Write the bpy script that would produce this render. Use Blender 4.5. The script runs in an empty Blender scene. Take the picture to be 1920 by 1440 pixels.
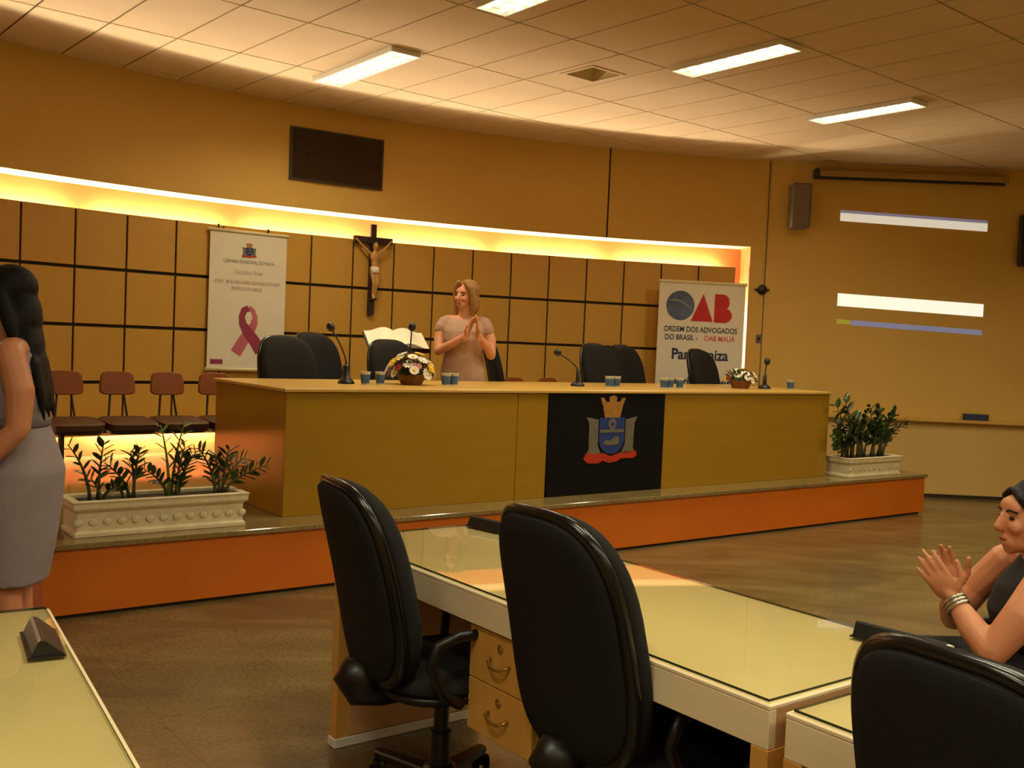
import bpy, bmesh, math, random
from mathutils import Vector, Matrix, Euler
random.seed(7)
PI = math.pi
R_ = math.radians
sc = bpy.context.scene
col = sc.collection

# ------------------------------------------------------------------ camera
FPX, EYE = 1900.0, 1.46
ROLL, PITCH = R_(2.46), R_(2.409)
cam_d = bpy.data.cameras.new('camera')
cam_d.sensor_fit = 'HORIZONTAL'; cam_d.sensor_width = 36.0
cam_d.lens = 36.0 * FPX / 1920.0
cam_d.clip_start = 0.05
cam = bpy.data.objects.new('camera', cam_d); col.objects.link(cam)
fw = Vector((0, math.cos(PITCH), -math.sin(PITCH)))
rt0 = Vector((1, 0, 0)); up0 = Vector((0, math.sin(PITCH), math.cos(PITCH)))
rt = rt0 * math.cos(ROLL) + up0 * math.sin(ROLL)
up = -rt0 * math.sin(ROLL) + up0 * math.cos(ROLL)
cam.matrix_world = Matrix(((rt.x, up.x, -fw.x, 0), (rt.y, up.y, -fw.y, 0), (rt.z, up.z, -fw.z, EYE), (0, 0, 0, 1)))
sc.camera = cam
# ------------------------------------------------------------------ world, light levels, exposure
w = bpy.data.worlds.new('world'); sc.world = w; w.use_nodes = True
w.node_tree.nodes['Background'].inputs[0].default_value = (0.9, 0.75, 0.5, 1)
w.node_tree.nodes['Background'].inputs[1].default_value = 0.02
TUBE_STRENGTH = 6.0        # visible glow of the ceiling fluorescents
LAMP_WATTS = 24.5          # light each louvred fixture throws down
COVE_STRENGTH = 290.0       # hidden tubes round the wooden wall
TUBE_COLOR = (1.0, 0.92, 0.64)
COVE_COLOR = (1.0, 0.85, 0.58)
sc.view_settings.view_transform = 'Standard'
sc.view_settings.look = 'None'
sc.view_settings.gamma = 1.0
sc.view_settings.use_curve_mapping = False
sc.view_settings.exposure = 0.0
sc.cycles.use_denoising = True
sc.cycles.max_bounces = 5
sc.cycles.diffuse_bounces = 3
sc.cycles.glossy_bounces = 3
sc.cycles.transparent_max_bounces = 6
sc.cycles.sample_clamp_indirect = 3.0
sc.cycles.adaptive_threshold = 0.04

# ------------------------------------------------------------------ frames of the place
TH = R_(37.2)                                   # the stage's direction
E1 = Vector((math.cos(TH), math.sin(TH), 0)); E2 = Vector((-math.sin(TH), math.cos(TH), 0))
P0 = Vector((-2.25, 4.89, 0))
def W(s, t, z=0.0): return P0 + E1 * s + E2 * t + Vector((0, 0, z))
CC = Vector((3.51, 1.34, 0)); R0 = 9.5           # the curved wall's centre and radius
def A(deg, r, z=0.0):
    a = R_(deg); return CC + Vector((math.cos(a) * r, math.sin(a) * r, z))
def arz(deg): return R_(deg - 90.0)              # local x along the wall to the right, y into the wall
ZC = 3.48; ZP = 0.375

# ------------------------------------------------------------------ materials
def srgb(r, g, b):
    f = lambda c: (c / 255.0 / 12.92) if c / 255.0 <= 0.04045 else ((c / 255.0 + 0.055) / 1.055) ** 2.4
    return (f(r), f(g), f(b), 1.0)
def mat(name, c, rough=0.5, c2=None, scale=8.0, stretch=(1, 1, 1), mix=0.5, bump=0.0, bscale=60.0, spec=0.5, metal=0.0, coat=0.0, coat_r=0.05, emit=None, es=0.0, detail=2.0, sheen=0.0):
    m = bpy.data.materials.new(name); m.use_nodes = True
    nt = m.node_tree; b = nt.nodes['Principled BSDF']
    b.inputs['Base Color'].default_value = c
    b.inputs['Roughness'].default_value = rough
    b.inputs['Specular IOR Level'].default_value = spec
    b.inputs['Metallic'].default_value = metal
    b.inputs['Coat Weight'].default_value = coat
    b.inputs['Coat Roughness'].default_value = coat_r
    b.inputs['Sheen Weight'].default_value = sheen
    tc = nt.nodes.new('ShaderNodeTexCoord'); mp = nt.nodes.new('ShaderNodeMapping')
    mp.inputs['Scale'].default_value = stretch
    nt.links.new(tc.outputs['Object'], mp.inputs['Vector'])
    if c2 is not None:
        nz = nt.nodes.new('ShaderNodeTexNoise'); nz.inputs['Scale'].default_value = scale; nz.inputs['Detail'].default_value = detail
        nt.links.new(mp.outputs['Vector'], nz.inputs['Vector'])
        rp = nt.nodes.new('ShaderNodeValToRGB')
        rp.color_ramp.elements[0].position = 0.5 - mix / 2; rp.color_ramp.elements[0].color = c
        rp.color_ramp.elements[1].position = 0.5 + mix / 2; rp.color_ramp.elements[1].color = c2
        nt.links.new(nz.outputs['Fac'], rp.inputs['Fac'])
        nt.links.new(rp.outputs['Color'], b.inputs['Base Color'])
    if bump:
        nb = nt.nodes.new('ShaderNodeTexNoise'); nb.inputs['Scale'].default_value = bscale; nb.inputs['Detail'].default_value = 3
        nt.links.new(mp.outputs['Vector'], nb.inputs['Vector'])
        bp = nt.nodes.new('ShaderNodeBump'); bp.inputs['Strength'].default_value = bump; bp.inputs['Distance'].default_value = 0.01
        nt.links.new(nb.outputs['Fac'], bp.inputs['Height']); nt.links.new(bp.outputs['Normal'], b.inputs['Normal'])
    if emit is not None:
        b.inputs['Emission Color'].default_value = emit; b.inputs['Emission Strength'].default_value = es
    return m
M = {}
M['wall'] = mat('wall_paint', srgb(214, 174, 88), 0.75, srgb(206, 166, 82), 1.2)
M['wall_low'] = mat('wall_paint_low', srgb(212, 176, 104), 0.7, srgb(204, 168, 96), 1.2)
M['niche'] = mat('niche_orange_paint', srgb(226, 128, 64), 0.6, srgb(220, 120, 58), 2.0)
M['soffit'] = mat('soffit_cream', srgb(236, 214, 160), 0.6, srgb(230, 208, 152), 2.0)
M['panel'] = mat('panel_laminate', srgb(196, 150, 60), 0.42, srgb(187, 140, 53), 5, (1, 1, 0.15))
M['panel_gap'] = mat('panel_backing_dark', srgb(48, 38, 14), 0.8, srgb(40, 30, 12), 6)
M['tile'] = mat('ceiling_tile', srgb(216, 190, 152), 0.85, srgb(208, 182, 144), 3)
M['ceil_back'] = mat('ceiling_void', srgb(96, 78, 52), 0.9, srgb(86, 70, 46), 4)
M['lamp_white'] = mat('lamp_metal_white', srgb(236, 232, 220), 0.35, srgb(230, 226, 214), 6)
M['tube'] = mat('fluorescent_tube', srgb(255, 250, 240), 0.4, srgb(250, 246, 238), 3, emit=TUBE_COLOR + (1,), es=TUBE_STRENGTH)
M['cove_tube'] = mat('cove_tube', srgb(255, 240, 210), 0.4, srgb(250, 236, 206), 3, emit=COVE_COLOR + (1,), es=COVE_STRENGTH)
M['riser'] = mat('orange_riser', srgb(204, 106, 10), 0.45, srgb(196, 98, 8), 2.5)
M['desk'] = mat('desk_laminate', srgb(158, 118, 28), 0.16, srgb(150, 110, 24), 3, (0.4, 4, 4), mix=0.8, spec=0.55)
M['desk_edge'] = mat('desk_edge', srgb(206, 164, 84), 0.3, srgb(198, 156, 76), 4)
M['black_panel'] = mat('black_panel', srgb(9, 8, 7), 0.6, srgb(12, 10, 9), 4, spec=0.15)
M['black'] = mat('black_plastic', srgb(16, 15, 14), 0.38, srgb(20, 19, 18), 12)
M['black_gloss'] = mat('black_gloss', srgb(14, 14, 14), 0.22, srgb(18, 18, 18), 12)
M['fabric'] = mat('black_fabric', srgb(26, 24, 24), 0.85, srgb(34, 32, 31), 220, bump=0.25, bscale=500, spec=0.2)
M['table'] = mat('table_cream', srgb(232, 212, 150), 0.5, srgb(224, 204, 142), 3)
M['apron'] = mat('table_beige', srgb(240, 220, 182), 0.5, srgb(232, 212, 172), 4, (6, 1, 6))
M['ped'] = mat('pedestal_wood', srgb(214, 160, 76), 0.45, srgb(204, 148, 66), 5, (4, 4, 0.6))
M['inner'] = mat('panel_pinkish', srgb(198, 152, 104), 0.6, srgb(190, 144, 98), 4)
M['white'] = mat('white_metal', srgb(226, 218, 206), 0.4, srgb(218, 210, 198), 8)
M['brass'] = mat('brass', srgb(206, 170, 96), 0.28, srgb(196, 160, 84), 8, metal=0.9)
M['chrome'] = mat('chrome', srgb(200, 200, 205), 0.25, srgb(190, 190, 195), 8, metal=1.0)
M['plywood'] = mat('brown_plywood', srgb(146, 76, 10), 0.4, srgb(130, 64, 8), 6, (1, 1, 5))
M['seat_brown'] = mat('seat_dark_brown', srgb(70, 36, 12), 0.45, srgb(60, 30, 10), 6, (1, 1, 5))
M['dark_steel'] = mat('dark_steel', srgb(44, 32, 20), 0.45, srgb(38, 28, 18), 8)
M['grille'] = mat('brown_grille', srgb(72, 48, 22), 0.6, srgb(62, 40, 18), 8)
M['cross'] = mat('dark_wood', srgb(44, 22, 12), 0.5, srgb(32, 15, 8), 6, (1, 1, 0.2))
M['corpus'] = mat('painted_plaster', srgb(196, 150, 84), 0.5, srgb(178, 130, 68), 14)
M['banner'] = mat('banner_vinyl', srgb(226, 214, 190), 0.5, srgb(220, 208, 184), 3)
M['banner_rod'] = mat('banner_rod', srgb(220, 205, 160), 0.35, srgb(210, 196, 150), 5)
M['pink'] = mat('print_pink', srgb(196, 106, 116), 0.5, srgb(176, 82, 100), 9)
M['pink_dark'] = mat('print_dark_pink', srgb(150, 50, 80), 0.5, srgb(140, 46, 74), 9)
M['pink_pale'] = mat('print_pale_pink', srgb(196, 158, 150), 0.5, srgb(190, 150, 144), 9)
M['ink'] = mat('print_navy', srgb(44, 50, 84), 0.5, srgb(38, 44, 76), 9)
M['ink_grey'] = mat('print_grey', srgb(128, 130, 124), 0.5, srgb(120, 122, 116), 9)
M['red'] = mat('print_red', srgb(190, 34, 28), 0.5, srgb(180, 28, 24), 9)
M['red_pale'] = mat('print_soft_red', srgb(206, 92, 92), 0.5, srgb(200, 84, 84), 9)
M['globe'] = mat('print_globe_blue', srgb(20, 26, 50), 0.4, srgb(96, 110, 140), 3.2, mix=0.35)
M['crest_gold'] = mat('crest_gold', srgb(176, 120, 48), 0.5, srgb(150, 98, 36), 30)
M['crest_blue'] = mat('crest_blue', srgb(24, 56, 122), 0.5, srgb(20, 46, 106), 20)
M['crest_grey'] = mat('crest_grey', srgb(112, 106, 86), 0.5, srgb(92, 88, 70), 40)
M['crest_red'] = mat('crest_red', srgb(186, 48, 16), 0.5, srgb(164, 36, 12), 20)
M['stone'] = mat('cast_stone', srgb(222, 208, 168), 0.7, srgb(206, 190, 148), 18, bump=0.2, bscale=120)
M['soil'] = mat('dark_soil', srgb(50, 38, 26), 0.95, srgb(32, 24, 16), 40, bump=0.5, bscale=80)
M['leaf'] = mat('leaf_green', srgb(52, 74, 22), 0.35, srgb(34, 56, 16), 9)
M['leaf_new'] = mat('leaf_light_green', srgb(110, 130, 36), 0.4, srgb(92, 116, 30), 9)
M['stem'] = mat('stem_green', srgb(74, 70, 24), 0.5, srgb(60, 58, 20), 9)
M['skin'] = mat('skin', srgb(206, 140, 100), 0.5, srgb(196, 128, 90), 10, spec=0.35)
M['skin_b'] = mat('skin_fair', srgb(214, 150, 112), 0.5, srgb(204, 138, 100), 10, spec=0.35)
M['hair_dark'] = mat('hair_dark', srgb(10, 8, 8), 0.6, srgb(18, 13, 12), 30, (6, 6, 0.4), bump=0.3, bscale=60, spec=0.25)
M['hair_blond'] = mat('hair_blond', srgb(176, 128, 66), 0.5, srgb(128, 86, 42), 24, (6, 6, 0.5), bump=0.3, bscale=60)
M['dress_mauve'] = mat('dress_mauve', srgb(178, 142, 116), 0.8, srgb(166, 130, 106), 26, bump=0.2, bscale=160)
M['dress_grey'] = mat('dress_lavender_grey', srgb(150, 138, 140), 0.75, srgb(138, 126, 128), 9, bump=0.1, bscale=60)
M['belt'] = mat('dress_belt', srgb(108, 98, 100), 0.7, srgb(98, 90, 92), 20)
M['black_cloth'] = mat('black_cloth', srgb(14, 12, 12), 0.8, srgb(20, 17, 17), 40)
M['lips'] = mat('lips', srgb(160, 62, 52), 0.4, srgb(150, 56, 48), 20)
M['eye'] = mat('eye_dark', srgb(24, 16, 12), 0.2, srgb(30, 20, 14), 20)
M['paper'] = mat('paper', srgb(240, 232, 206), 0.7, srgb(232, 222, 192), 12)
M['book_cover'] = mat('book_cover', srgb(40, 44, 66), 0.5, srgb(34, 36, 56), 12)
M['cup_clear'] = mat('cup_plastic', srgb(206, 204, 190), 0.25, srgb(196, 196, 184), 12)
M['cup_blue'] = mat('cup_blue_print', srgb(40, 74, 112), 0.35, srgb(70, 104, 136), 40)
M['foil'] = mat('cup_foil', srgb(222, 218, 208), 0.3, srgb(212, 208, 198), 20, metal=0.3)
M['basket'] = mat('basket_wicker', srgb(150, 96, 40), 0.7, srgb(112, 68, 28), 60, (1, 1, 4), bump=0.5, bscale=120)
M['f_white'] = mat('petal_white', srgb(240, 232, 210), 0.6, srgb(232, 222, 196), 20)
M['f_yellow'] = mat('petal_yellow', srgb(232, 190, 40), 0.6, srgb(222, 176, 30), 20)
M['f_pink'] = mat('petal_pink', srgb(204, 136, 126), 0.6, srgb(190, 118, 112), 20)
M['f_red'] = mat('petal_red', srgb(150, 36, 30), 0.6, srgb(136, 30, 26), 20)
M['f_lilac'] = mat('petal_lilac', srgb(150, 108, 128), 0.6, srgb(136, 96, 116), 20)
M['speaker'] = mat('speaker_grey', srgb(112, 96, 76), 0.6, srgb(104, 88, 70), 20)
M['housing'] = mat('screen_housing', srgb(170, 132, 66), 0.5, srgb(160, 124, 60), 4)
M['bar_white'] = mat('projection_white', srgb(230, 225, 200), 0.6, srgb(226, 220, 196), 3, emit=(1.0, 0.96, 0.80, 1), es=0.5)  # projector light put into the bars as their own emission
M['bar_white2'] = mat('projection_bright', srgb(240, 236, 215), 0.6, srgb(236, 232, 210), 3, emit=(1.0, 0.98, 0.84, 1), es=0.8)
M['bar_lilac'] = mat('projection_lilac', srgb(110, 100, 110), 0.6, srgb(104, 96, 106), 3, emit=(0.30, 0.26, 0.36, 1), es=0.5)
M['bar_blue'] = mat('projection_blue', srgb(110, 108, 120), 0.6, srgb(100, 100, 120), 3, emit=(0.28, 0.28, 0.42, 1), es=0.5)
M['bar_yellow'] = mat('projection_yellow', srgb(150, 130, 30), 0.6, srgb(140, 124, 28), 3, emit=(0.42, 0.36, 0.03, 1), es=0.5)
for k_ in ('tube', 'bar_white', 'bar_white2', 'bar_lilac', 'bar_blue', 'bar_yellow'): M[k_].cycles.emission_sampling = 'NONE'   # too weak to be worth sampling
M['blue_box'] = mat('blue_card', srgb(44, 58, 90), 0.6, srgb(38, 50, 80), 12)
M['silver'] = mat('silver', srgb(214, 208, 190), 0.22, srgb(204, 198, 180), 40, metal=0.9)

def granite(name, c1, c2, c3, rough, joint):
    m = mat(name, c1, rough, None, spec=0.5); nt = m.node_tree; b = nt.nodes['Principled BSDF']
    tc = nt.nodes['Texture Coordinate']
    n1 = nt.nodes.new('ShaderNodeTexNoise'); n1.inputs['Scale'].default_value = 1.7; n1.inputs['Detail'].default_value = 5; n1.inputs['Distortion'].default_value = 1.2
    n2 = nt.nodes.new('ShaderNodeTexNoise'); n2.inputs['Scale'].default_value = 55; n2.inputs['Detail'].default_value = 4
    mp = nt.nodes.new('ShaderNodeMapping'); mp.inputs['Rotation'].default_value = (0, 0, -TH); mp.inputs['Scale'].default_value = (0.6, 1.5, 1)
    nt.links.new(tc.outputs['Object'], mp.inputs['Vector']); nt.links.new(mp.outputs['Vector'], n1.inputs['Vector']); nt.links.new(tc.outputs['Object'], n2.inputs['Vector'])
    r1 = nt.nodes.new('ShaderNodeValToRGB'); r1.color_ramp.elements[0].position = 0.33; r1.color_ramp.elements[0].color = c1
    r1.color_ramp.elements[1].position = 0.68; r1.color_ramp.elements[1].color = c2
    nt.links.new(n1.outputs['Fac'], r1.inputs['Fac'])
    r2 = nt.nodes.new('ShaderNodeValToRGB'); r2.color_ramp.elements[0].position = 0.42; r2.color_ramp.elements[1].position = 0.7
    r2.color_ramp.elements[0].color = (0, 0, 0, 1); r2.color_ramp.elements[1].color = (0.6, 0.6, 0.6, 1)
    nt.links.new(n2.outputs['Fac'], r2.inputs['Fac'])
    mx = nt.nodes.new('ShaderNodeMixRGB'); mx.inputs['Color2'].default_value = c3
    nt.links.new(r2.outputs['Color'], mx.inputs['Fac']); nt.links.new(r1.outputs['Color'], mx.inputs['Color1'])
    br = nt.nodes.new('ShaderNodeTexBrick'); br.offset = 0; br.inputs['Scale'].default_value = 1.0
    br.inputs['Brick Width'].default_value = joint; br.inputs['Row Height'].default_value = joint; br.inputs['Mortar Size'].default_value = 0.0022
    br.inputs['Color1'].default_value = (1, 1, 1, 1); br.inputs['Color2'].default_value = (0.9, 0.9, 0.9, 1); br.inputs['Mortar'].default_value = (0.62, 0.6, 0.55, 1)
    m2 = nt.nodes.new('ShaderNodeMapping'); m2.inputs['Rotation'].default_value = (0, 0, -TH)
    nt.links.new(tc.outputs['Object'], m2.inputs['Vector']); nt.links.new(m2.outputs['Vector'], br.inputs['Vector'])
    mm = nt.nodes.new('ShaderNodeMixRGB'); mm.blend_type = 'MULTIPLY'; mm.inputs['Fac'].default_value = 1
    nt.links.new(mx.outputs['Color'], mm.inputs['Color1']); nt.links.new(br.outputs['Color'], mm.inputs['Color2'])
    nt.links.new(mm.outputs['Color'], b.inputs['Base Color'])
    return m
M['floor'] = granite('floor_granite', srgb(98, 78, 46), srgb(128, 108, 68), srgb(76, 62, 36), 0.22, 0.62)
M['stage_top'] = granite('stage_granite', srgb(126, 104, 62), srgb(146, 124, 78), srgb(96, 80, 48), 0.10, 0.9)

def glass_mat():
    m = bpy.data.materials.new('table_glass'); m.use_nodes = True; nt = m.node_tree
    nt.nodes.remove(nt.nodes['Principled BSDF']); out = nt.nodes['Material Output']
    fr = nt.nodes.new('ShaderNodeFresnel'); fr.inputs['IOR'].default_value = 1.5
    tr = nt.nodes.new('ShaderNodeBsdfTransparent'); tr.inputs['Color'].default_value = (0.965, 0.975, 0.95, 1)
    gl = nt.nodes.new('ShaderNodeBsdfGlossy'); gl.inputs['Roughness'].default_value = 0.015
    mx = nt.nodes.new('ShaderNodeMixShader')
    nt.links.new(fr.outputs[0], mx.inputs[0]); nt.links.new(tr.outputs[0], mx.inputs[1]); nt.links.new(gl.outputs[0], mx.inputs[2]); nt.links.new(mx.outputs[0], out.inputs[0])
    return m
M['glass'] = glass_mat()
M['glass_edge'] = mat('glass_edge_green', srgb(44, 58, 34), 0.2, srgb(38, 50, 30), 8)

# ------------------------------------------------------------------ mesh helpers
class MB:
    def __init__(s): s.v = []; s.f = []; s.mi = []
    def add(s, v, f, m=0):
        o = len(s.v); s.v += [tuple(p) for p in v]; s.f += [tuple(i + o for i in q) for q in f]; s.mi += [m] * len(f); return s
    def box(s, c, d, rz=0.0, rot=None, m=0):
        hx, hy, hz = d[0] / 2, d[1] / 2, d[2] / 2
        mt = (rot if rot is not None else Matrix.Rotation(rz, 3, 'Z')); c = Vector(c)
        v = [c + mt @ Vector((x * hx, y * hy, z * hz)) for x in (-1, 1) for y in (-1, 1) for z in (-1, 1)]
        return s.add(v, [(0, 1, 3, 2), (4, 6, 7, 5), (0, 4, 5, 1), (2, 3, 7, 6), (0, 2, 6, 4), (1, 5, 7, 3)], m)
    def bb(s, x0, x1, y0, y1, z0, z1, m=0): return s.box(((x0 + x1) / 2, (y0 + y1) / 2, (z0 + z1) / 2), (x1 - x0, y1 - y0, z1 - z0), m=m)
    def prism(s, poly, a0, a1, axis='z', m=0):
        n = len(poly)
        def pt(p, h): return (p[0], p[1], h) if axis == 'z' else ((p[0], h, p[1]) if axis == 'y' else (h, p[0], p[1]))
        v = [pt(p, a0) for p in poly] + [pt(p, a1) for p in poly]
        f = [tuple(range(n - 1, -1, -1)), tuple(range(n, 2 * n))] + [(i, (i + 1) % n, n + (i + 1) % n, n + i) for i in range(n)]
        return s.add(v, f, m)
    def loft(s, rings, cap=True, m=0):
        n = len(rings[0]); v = [p for r in rings for p in r]; f = []
        for k in range(len(rings) - 1):
            for i in range(n):
                j = (i + 1) % n; f.append((k * n + i, k * n + j, (k + 1) * n + j, (k + 1) * n + i))
        if cap: f.append(tuple(range(n - 1, -1, -1))); f.append(tuple((len(rings) - 1) * n + i for i in range(n)))
        return s.add(v, f, m)
    def lathe(s, prof, n=16, c=(0, 0, 0), m=0, cap=True):
        rings = [[(c[0] + r * math.cos(2 * PI * i / n), c[1] + r * math.sin(2 * PI * i / n), c[2] + z) for i in range(n)] for r, z in prof]
        return s.loft(rings, cap, m)
    def tube(s, pts, rad, n=8, m=0, flat=1.0, round_ends=False):
        pts = [Vector(p) for p in pts]
        if not hasattr(rad, '__len__'): rad = [rad] * len(pts)
        rad = list(rad)
        if round_ends:
            d0 = (pts[0] - pts[1]).normalized(); d1 = (pts[-1] - pts[-2]).normalized()
            a, b = pts[0], pts[-1]; ra, rb = rad[0], rad[-1]
            pts = [a + d0 * ra * 0.98, a + d0 * ra * 0.7] + pts + [b + d1 * rb * 0.7, b + d1 * rb * 0.98]
            rad = [ra * 0.15, ra * 0.71] + rad + [rb * 0.71, rb * 0.15]
        prev = None; rings = []
        for k, p in enumerate(pts):
            if k == 0: d = pts[1] - pts[0]
            elif k == len(pts) - 1: d = pts[-1] - pts[-2]
            else: d = (pts[k + 1] - p).normalized() + (p - pts[k - 1]).normalized()
            d = d.normalized() if d.length > 1e-9 else Vector((0, 0, 1))
            if prev is None:
                u = d.orthogonal().normalized()
            else:
                u = prev - d * prev.dot(d); u = u.normalized() if u.length > 1e-6 else d.orthogonal().normalized()
            prev = u; q = d.cross(u)
            rings.append([p + (u * math.cos(2 * PI * i / n) + q * math.sin(2 * PI * i / n) * flat) * rad[k] for i in range(n)])
        return s.loft(rings, True, m)
    def ell(s, c, r, nu=14, nv=9, rot=None, m=0):
        c = Vector(c); mt = rot if rot is not None else Matrix.Identity(3)
        if not hasattr(r, '__len__'): r = (r, r, r)
        rings = []
        for k in range(nv):
            th = PI * (k + 0.35) / (nv - 0.3); z = -math.cos(th); q = math.sin(th)
            rings.append([c + mt @ Vector((r[0] * q * math.cos(2 * PI * i / nu), r[1] * q * math.sin(2 * PI * i / nu), r[2] * z)) for i in range(nu)])
        return s.loft(rings, True, m)
    def mesh(s, name, mats, smooth=False, bevel=0.0, segs=1, auto=None):
        me = bpy.data.meshes.new(name); me.from_pydata(s.v, [], s.f)
        if not isinstance(mats, (list, tuple)): mats = [mats]
        for x in mats: me.materials.append(M[x] if isinstance(x, str) else x)
        for i, p in enumerate(me.polygons): p.material_index = s.mi[i]
        bm = bmesh.new(); bm.from_mesh(me)
        bmesh.ops.recalc_face_normals(bm, faces=bm.faces)
        if bevel > 0:
            es = [e for e in bm.edges if len(e.link_faces) == 2 and e.calc_face_angle(0) > 0.6]
            bmesh.ops.bevel(bm, geom=es, offset=bevel, segments=segs, affect='EDGES', profile=0.6)
        bm.to_mesh(me); bm.free()
        if smooth:
            for p in me.polygons: p.use_smooth = True
            if auto: me.set_sharp_from_angle(angle=R_(auto))
        return me
    def build(s, name, mats, parent=None, loc=None, rz=0.0, **k):
        return link(name, s.mesh(name, mats, **k), parent, loc, rz)
def link(name, me, parent=None, loc=None, rz=0.0, rot=None):
    o = bpy.data.objects.new(name, me); col.objects.link(o)
    if parent is not None: o.parent = parent
    if loc is not None: o.location = loc
    o.rotation_euler = rot if rot is not None else (0, 0, rz)
    return o
def tag(o, label, cat, group=None, kind=None):
    o['label'] = label; o['category'] = cat
    if group: o['group'] = group
    if kind: o['kind'] = kind
    return o
def thing(name, label, cat, loc=(0, 0, 0), rz=0.0, group=None):
    o = bpy.data.objects.new(name, None); col.objects.link(o); o.location = loc; o.rotation_euler = (0, 0, rz)
    o.empty_display_size = 0.1
    return tag(o, label, cat, group)
def struct(o): o['kind'] = 'structure'; return o
def copy_tree(o, parent=None):
    c = o.copy(); col.objects.link(c); c.parent = parent
    for ch in [x for x in o.children]: copy_tree(ch, c)
    return c
def place(proto, state, loc, rz, label, group, scale=None):
    o = proto if not state.get('used') else copy_tree(proto)
    state['used'] = True
    o.location = loc; o.rotation_euler = (0, 0, rz); o['label'] = label; o['group'] = group
    if scale: o.scale = scale
    return o
def arc_block(mb, r0, r1, a0, a1, z0, z1, n, m=0):
    v = []; f = []
    for i in range(n + 1):
        a = a0 + (a1 - a0) * i / n
        for r in (r0, r1):
            p = A(a, r)
            v.append((p.x, p.y, z0)); v.append((p.x, p.y, z1))
    for i in range(n):
        b = i * 4; c = b + 4
        f += [(b, c, c + 1, b + 1), (b + 2, b + 3, c + 3, c + 2), (b, b + 2, c + 2, c), (b + 1, c + 1, c + 3, b + 3)]
    f += [(0, 1, 3, 2), (n * 4, n * 4 + 2, n * 4 + 3, n * 4 + 1)]
    return mb.add(v, f, m)
def text_mesh(body, size, matname, align='CENTER', spacing=1.0, xs=1.0, thick=0.0, bold=0.0):
    cu = bpy.data.curves.new('text', 'FONT'); cu.body = body; cu.size = size; cu.align_x = align; cu.align_y = 'CENTER'; cu.space_character = spacing
    cu.extrude = thick; cu.offset = bold; cu.resolution_u = 3
    o = bpy.data.objects.new('text', cu); col.objects.link(o)
    dg = bpy.context.evaluated_depsgraph_get()
    me = bpy.data.meshes.new_from_object(o.evaluated_get(dg))
    bpy.data.objects.remove(o); bpy.data.curves.remove(cu)
    for v in me.vertices: v.co = Vector((v.co.x * xs, -v.co.z, v.co.y))
    me.materials.clear(); me.materials.append(M[matname])
    return me
def union_mesh(name, mb, voxel, matname, smooth=4):
    me = bpy.data.meshes.new('tmp'); me.from_pydata(mb.v, [], mb.f)
    bm = bmesh.new(); bm.from_mesh(me); bmesh.ops.recalc_face_normals(bm, faces=bm.faces); bm.to_mesh(me); bm.free()
    o = bpy.data.objects.new('tmp', me); col.objects.link(o)
    r = o.modifiers.new('r', 'REMESH'); r.mode = 'VOXEL'; r.voxel_size = voxel
    if smooth:
        q = o.modifiers.new('s', 'SMOOTH'); q.factor = 0.5; q.iterations = smooth
    dg = bpy.context.evaluated_depsgraph_get()
    out = bpy.data.meshes.new_from_object(o.evaluated_get(dg)); out.name = name
    bpy.data.objects.remove(o); bpy.data.meshes.remove(me)
    out.materials.clear(); out.materials.append(M[matname])
    for p in out.polygons: p.use_smooth = True; p.material_index = 0
    return out

# ================================================================== STRUCTURE
XL, XR, YR = -4.88, 7.5, -5.0                      # left wall, right wall, rear wall
floor = struct(MB().bb(XL - 0.2, XR + 0.2, YR - 0.2, 11.6, -0.1, 0.0).build('floor', 'floor'))

# ---- curved wall behind the stage
mb = MB(); arc_block(mb, R0, R0 + 0.5, 96.3, 152.0, 2.57, ZC + 0.25, 48)
wall_back = struct(mb.build('wall_back', 'wall', smooth=True, auto=30))
mb = MB(); arc_block(mb, R0, R0 + 0.5, 95.15, 96.3, 0.0, ZC + 0.25, 2); mb.build('wall_end', 'wall', wall_back)
mb = MB(); arc_block(mb, 9.8, 10.0, 96.3, 152.0, 0.0, 2.57, 48); mb.build('niche_back', 'niche', wall_back, smooth=True, auto=30)
mb = MB(); arc_block(mb, R0 + 0.004, 9.8, 96.3, 152.0, 2.566, 2.572, 48); mb.build('niche_soffit', 'soffit', wall_back)
mb = MB(); arc_block(mb, R0 + 0.004, 9.8, 96.29, 96.33, 0.0, 2.566, 1); mb.build('niche_side', 'niche', wall_back)
# black backing with wood panels on it
PA0, PSTEP = 97.15, 2.471                           # degrees per column
NCOL = 21
ZR = [0.565, 0.995, 1.445, 1.895, 2.345]
PA1 = PA0 + PSTEP * NCOL
mb = MB(); arc_block(mb, 9.55, 9.60, PA0, PA1, ZR[0], ZR[4], 44); mb.build('panel_backing', 'panel_gap', wall_back, smooth=True, auto=30)
pw = R_(PSTEP) * 9.54
for r in range(4):
    h = ZR[r + 1] - ZR[r]
    gl = 0.013 if r else 0.0
    gh = 0.013 if r < 3 else 0.0
    pm = MB().bb(-pw / 2 + 0.008, pw / 2 - 0.008, -0.012, 0.012, gl, h - gh).mesh('wood_panel', 'panel', bevel=0.002)
    for c in range(NCOL):
        a = PA0 + PSTEP * (c + 0.5)
        link('wood_panel', pm, wall_back, A(a, 9.541, ZR[r]), arz(a))
# hidden fluorescent tubes in the cove: above, below and at the right end of the panelling
TL = 6.6                                             # degrees per tube
k = 0; a = 97.9
while a + TL < 151:
    for z in (2.290, 0.620):
        pts = [A(a + TL * i / 6, 9.755, z) for i in range(7)][::2]
        MB().tube(pts, 0.013, 5).build('cove_tube', 'cove_tube', wall_back)
    a += TL + 1.1
for z0, z1 in ((0.72, 2.02),):
    p = A(97.45, 9.755); MB().tube([(p.x, p.y, z0), (p.x, p.y, z1)], 0.013, 6).build('cove_tube', 'cove_tube', wall_back)
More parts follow.
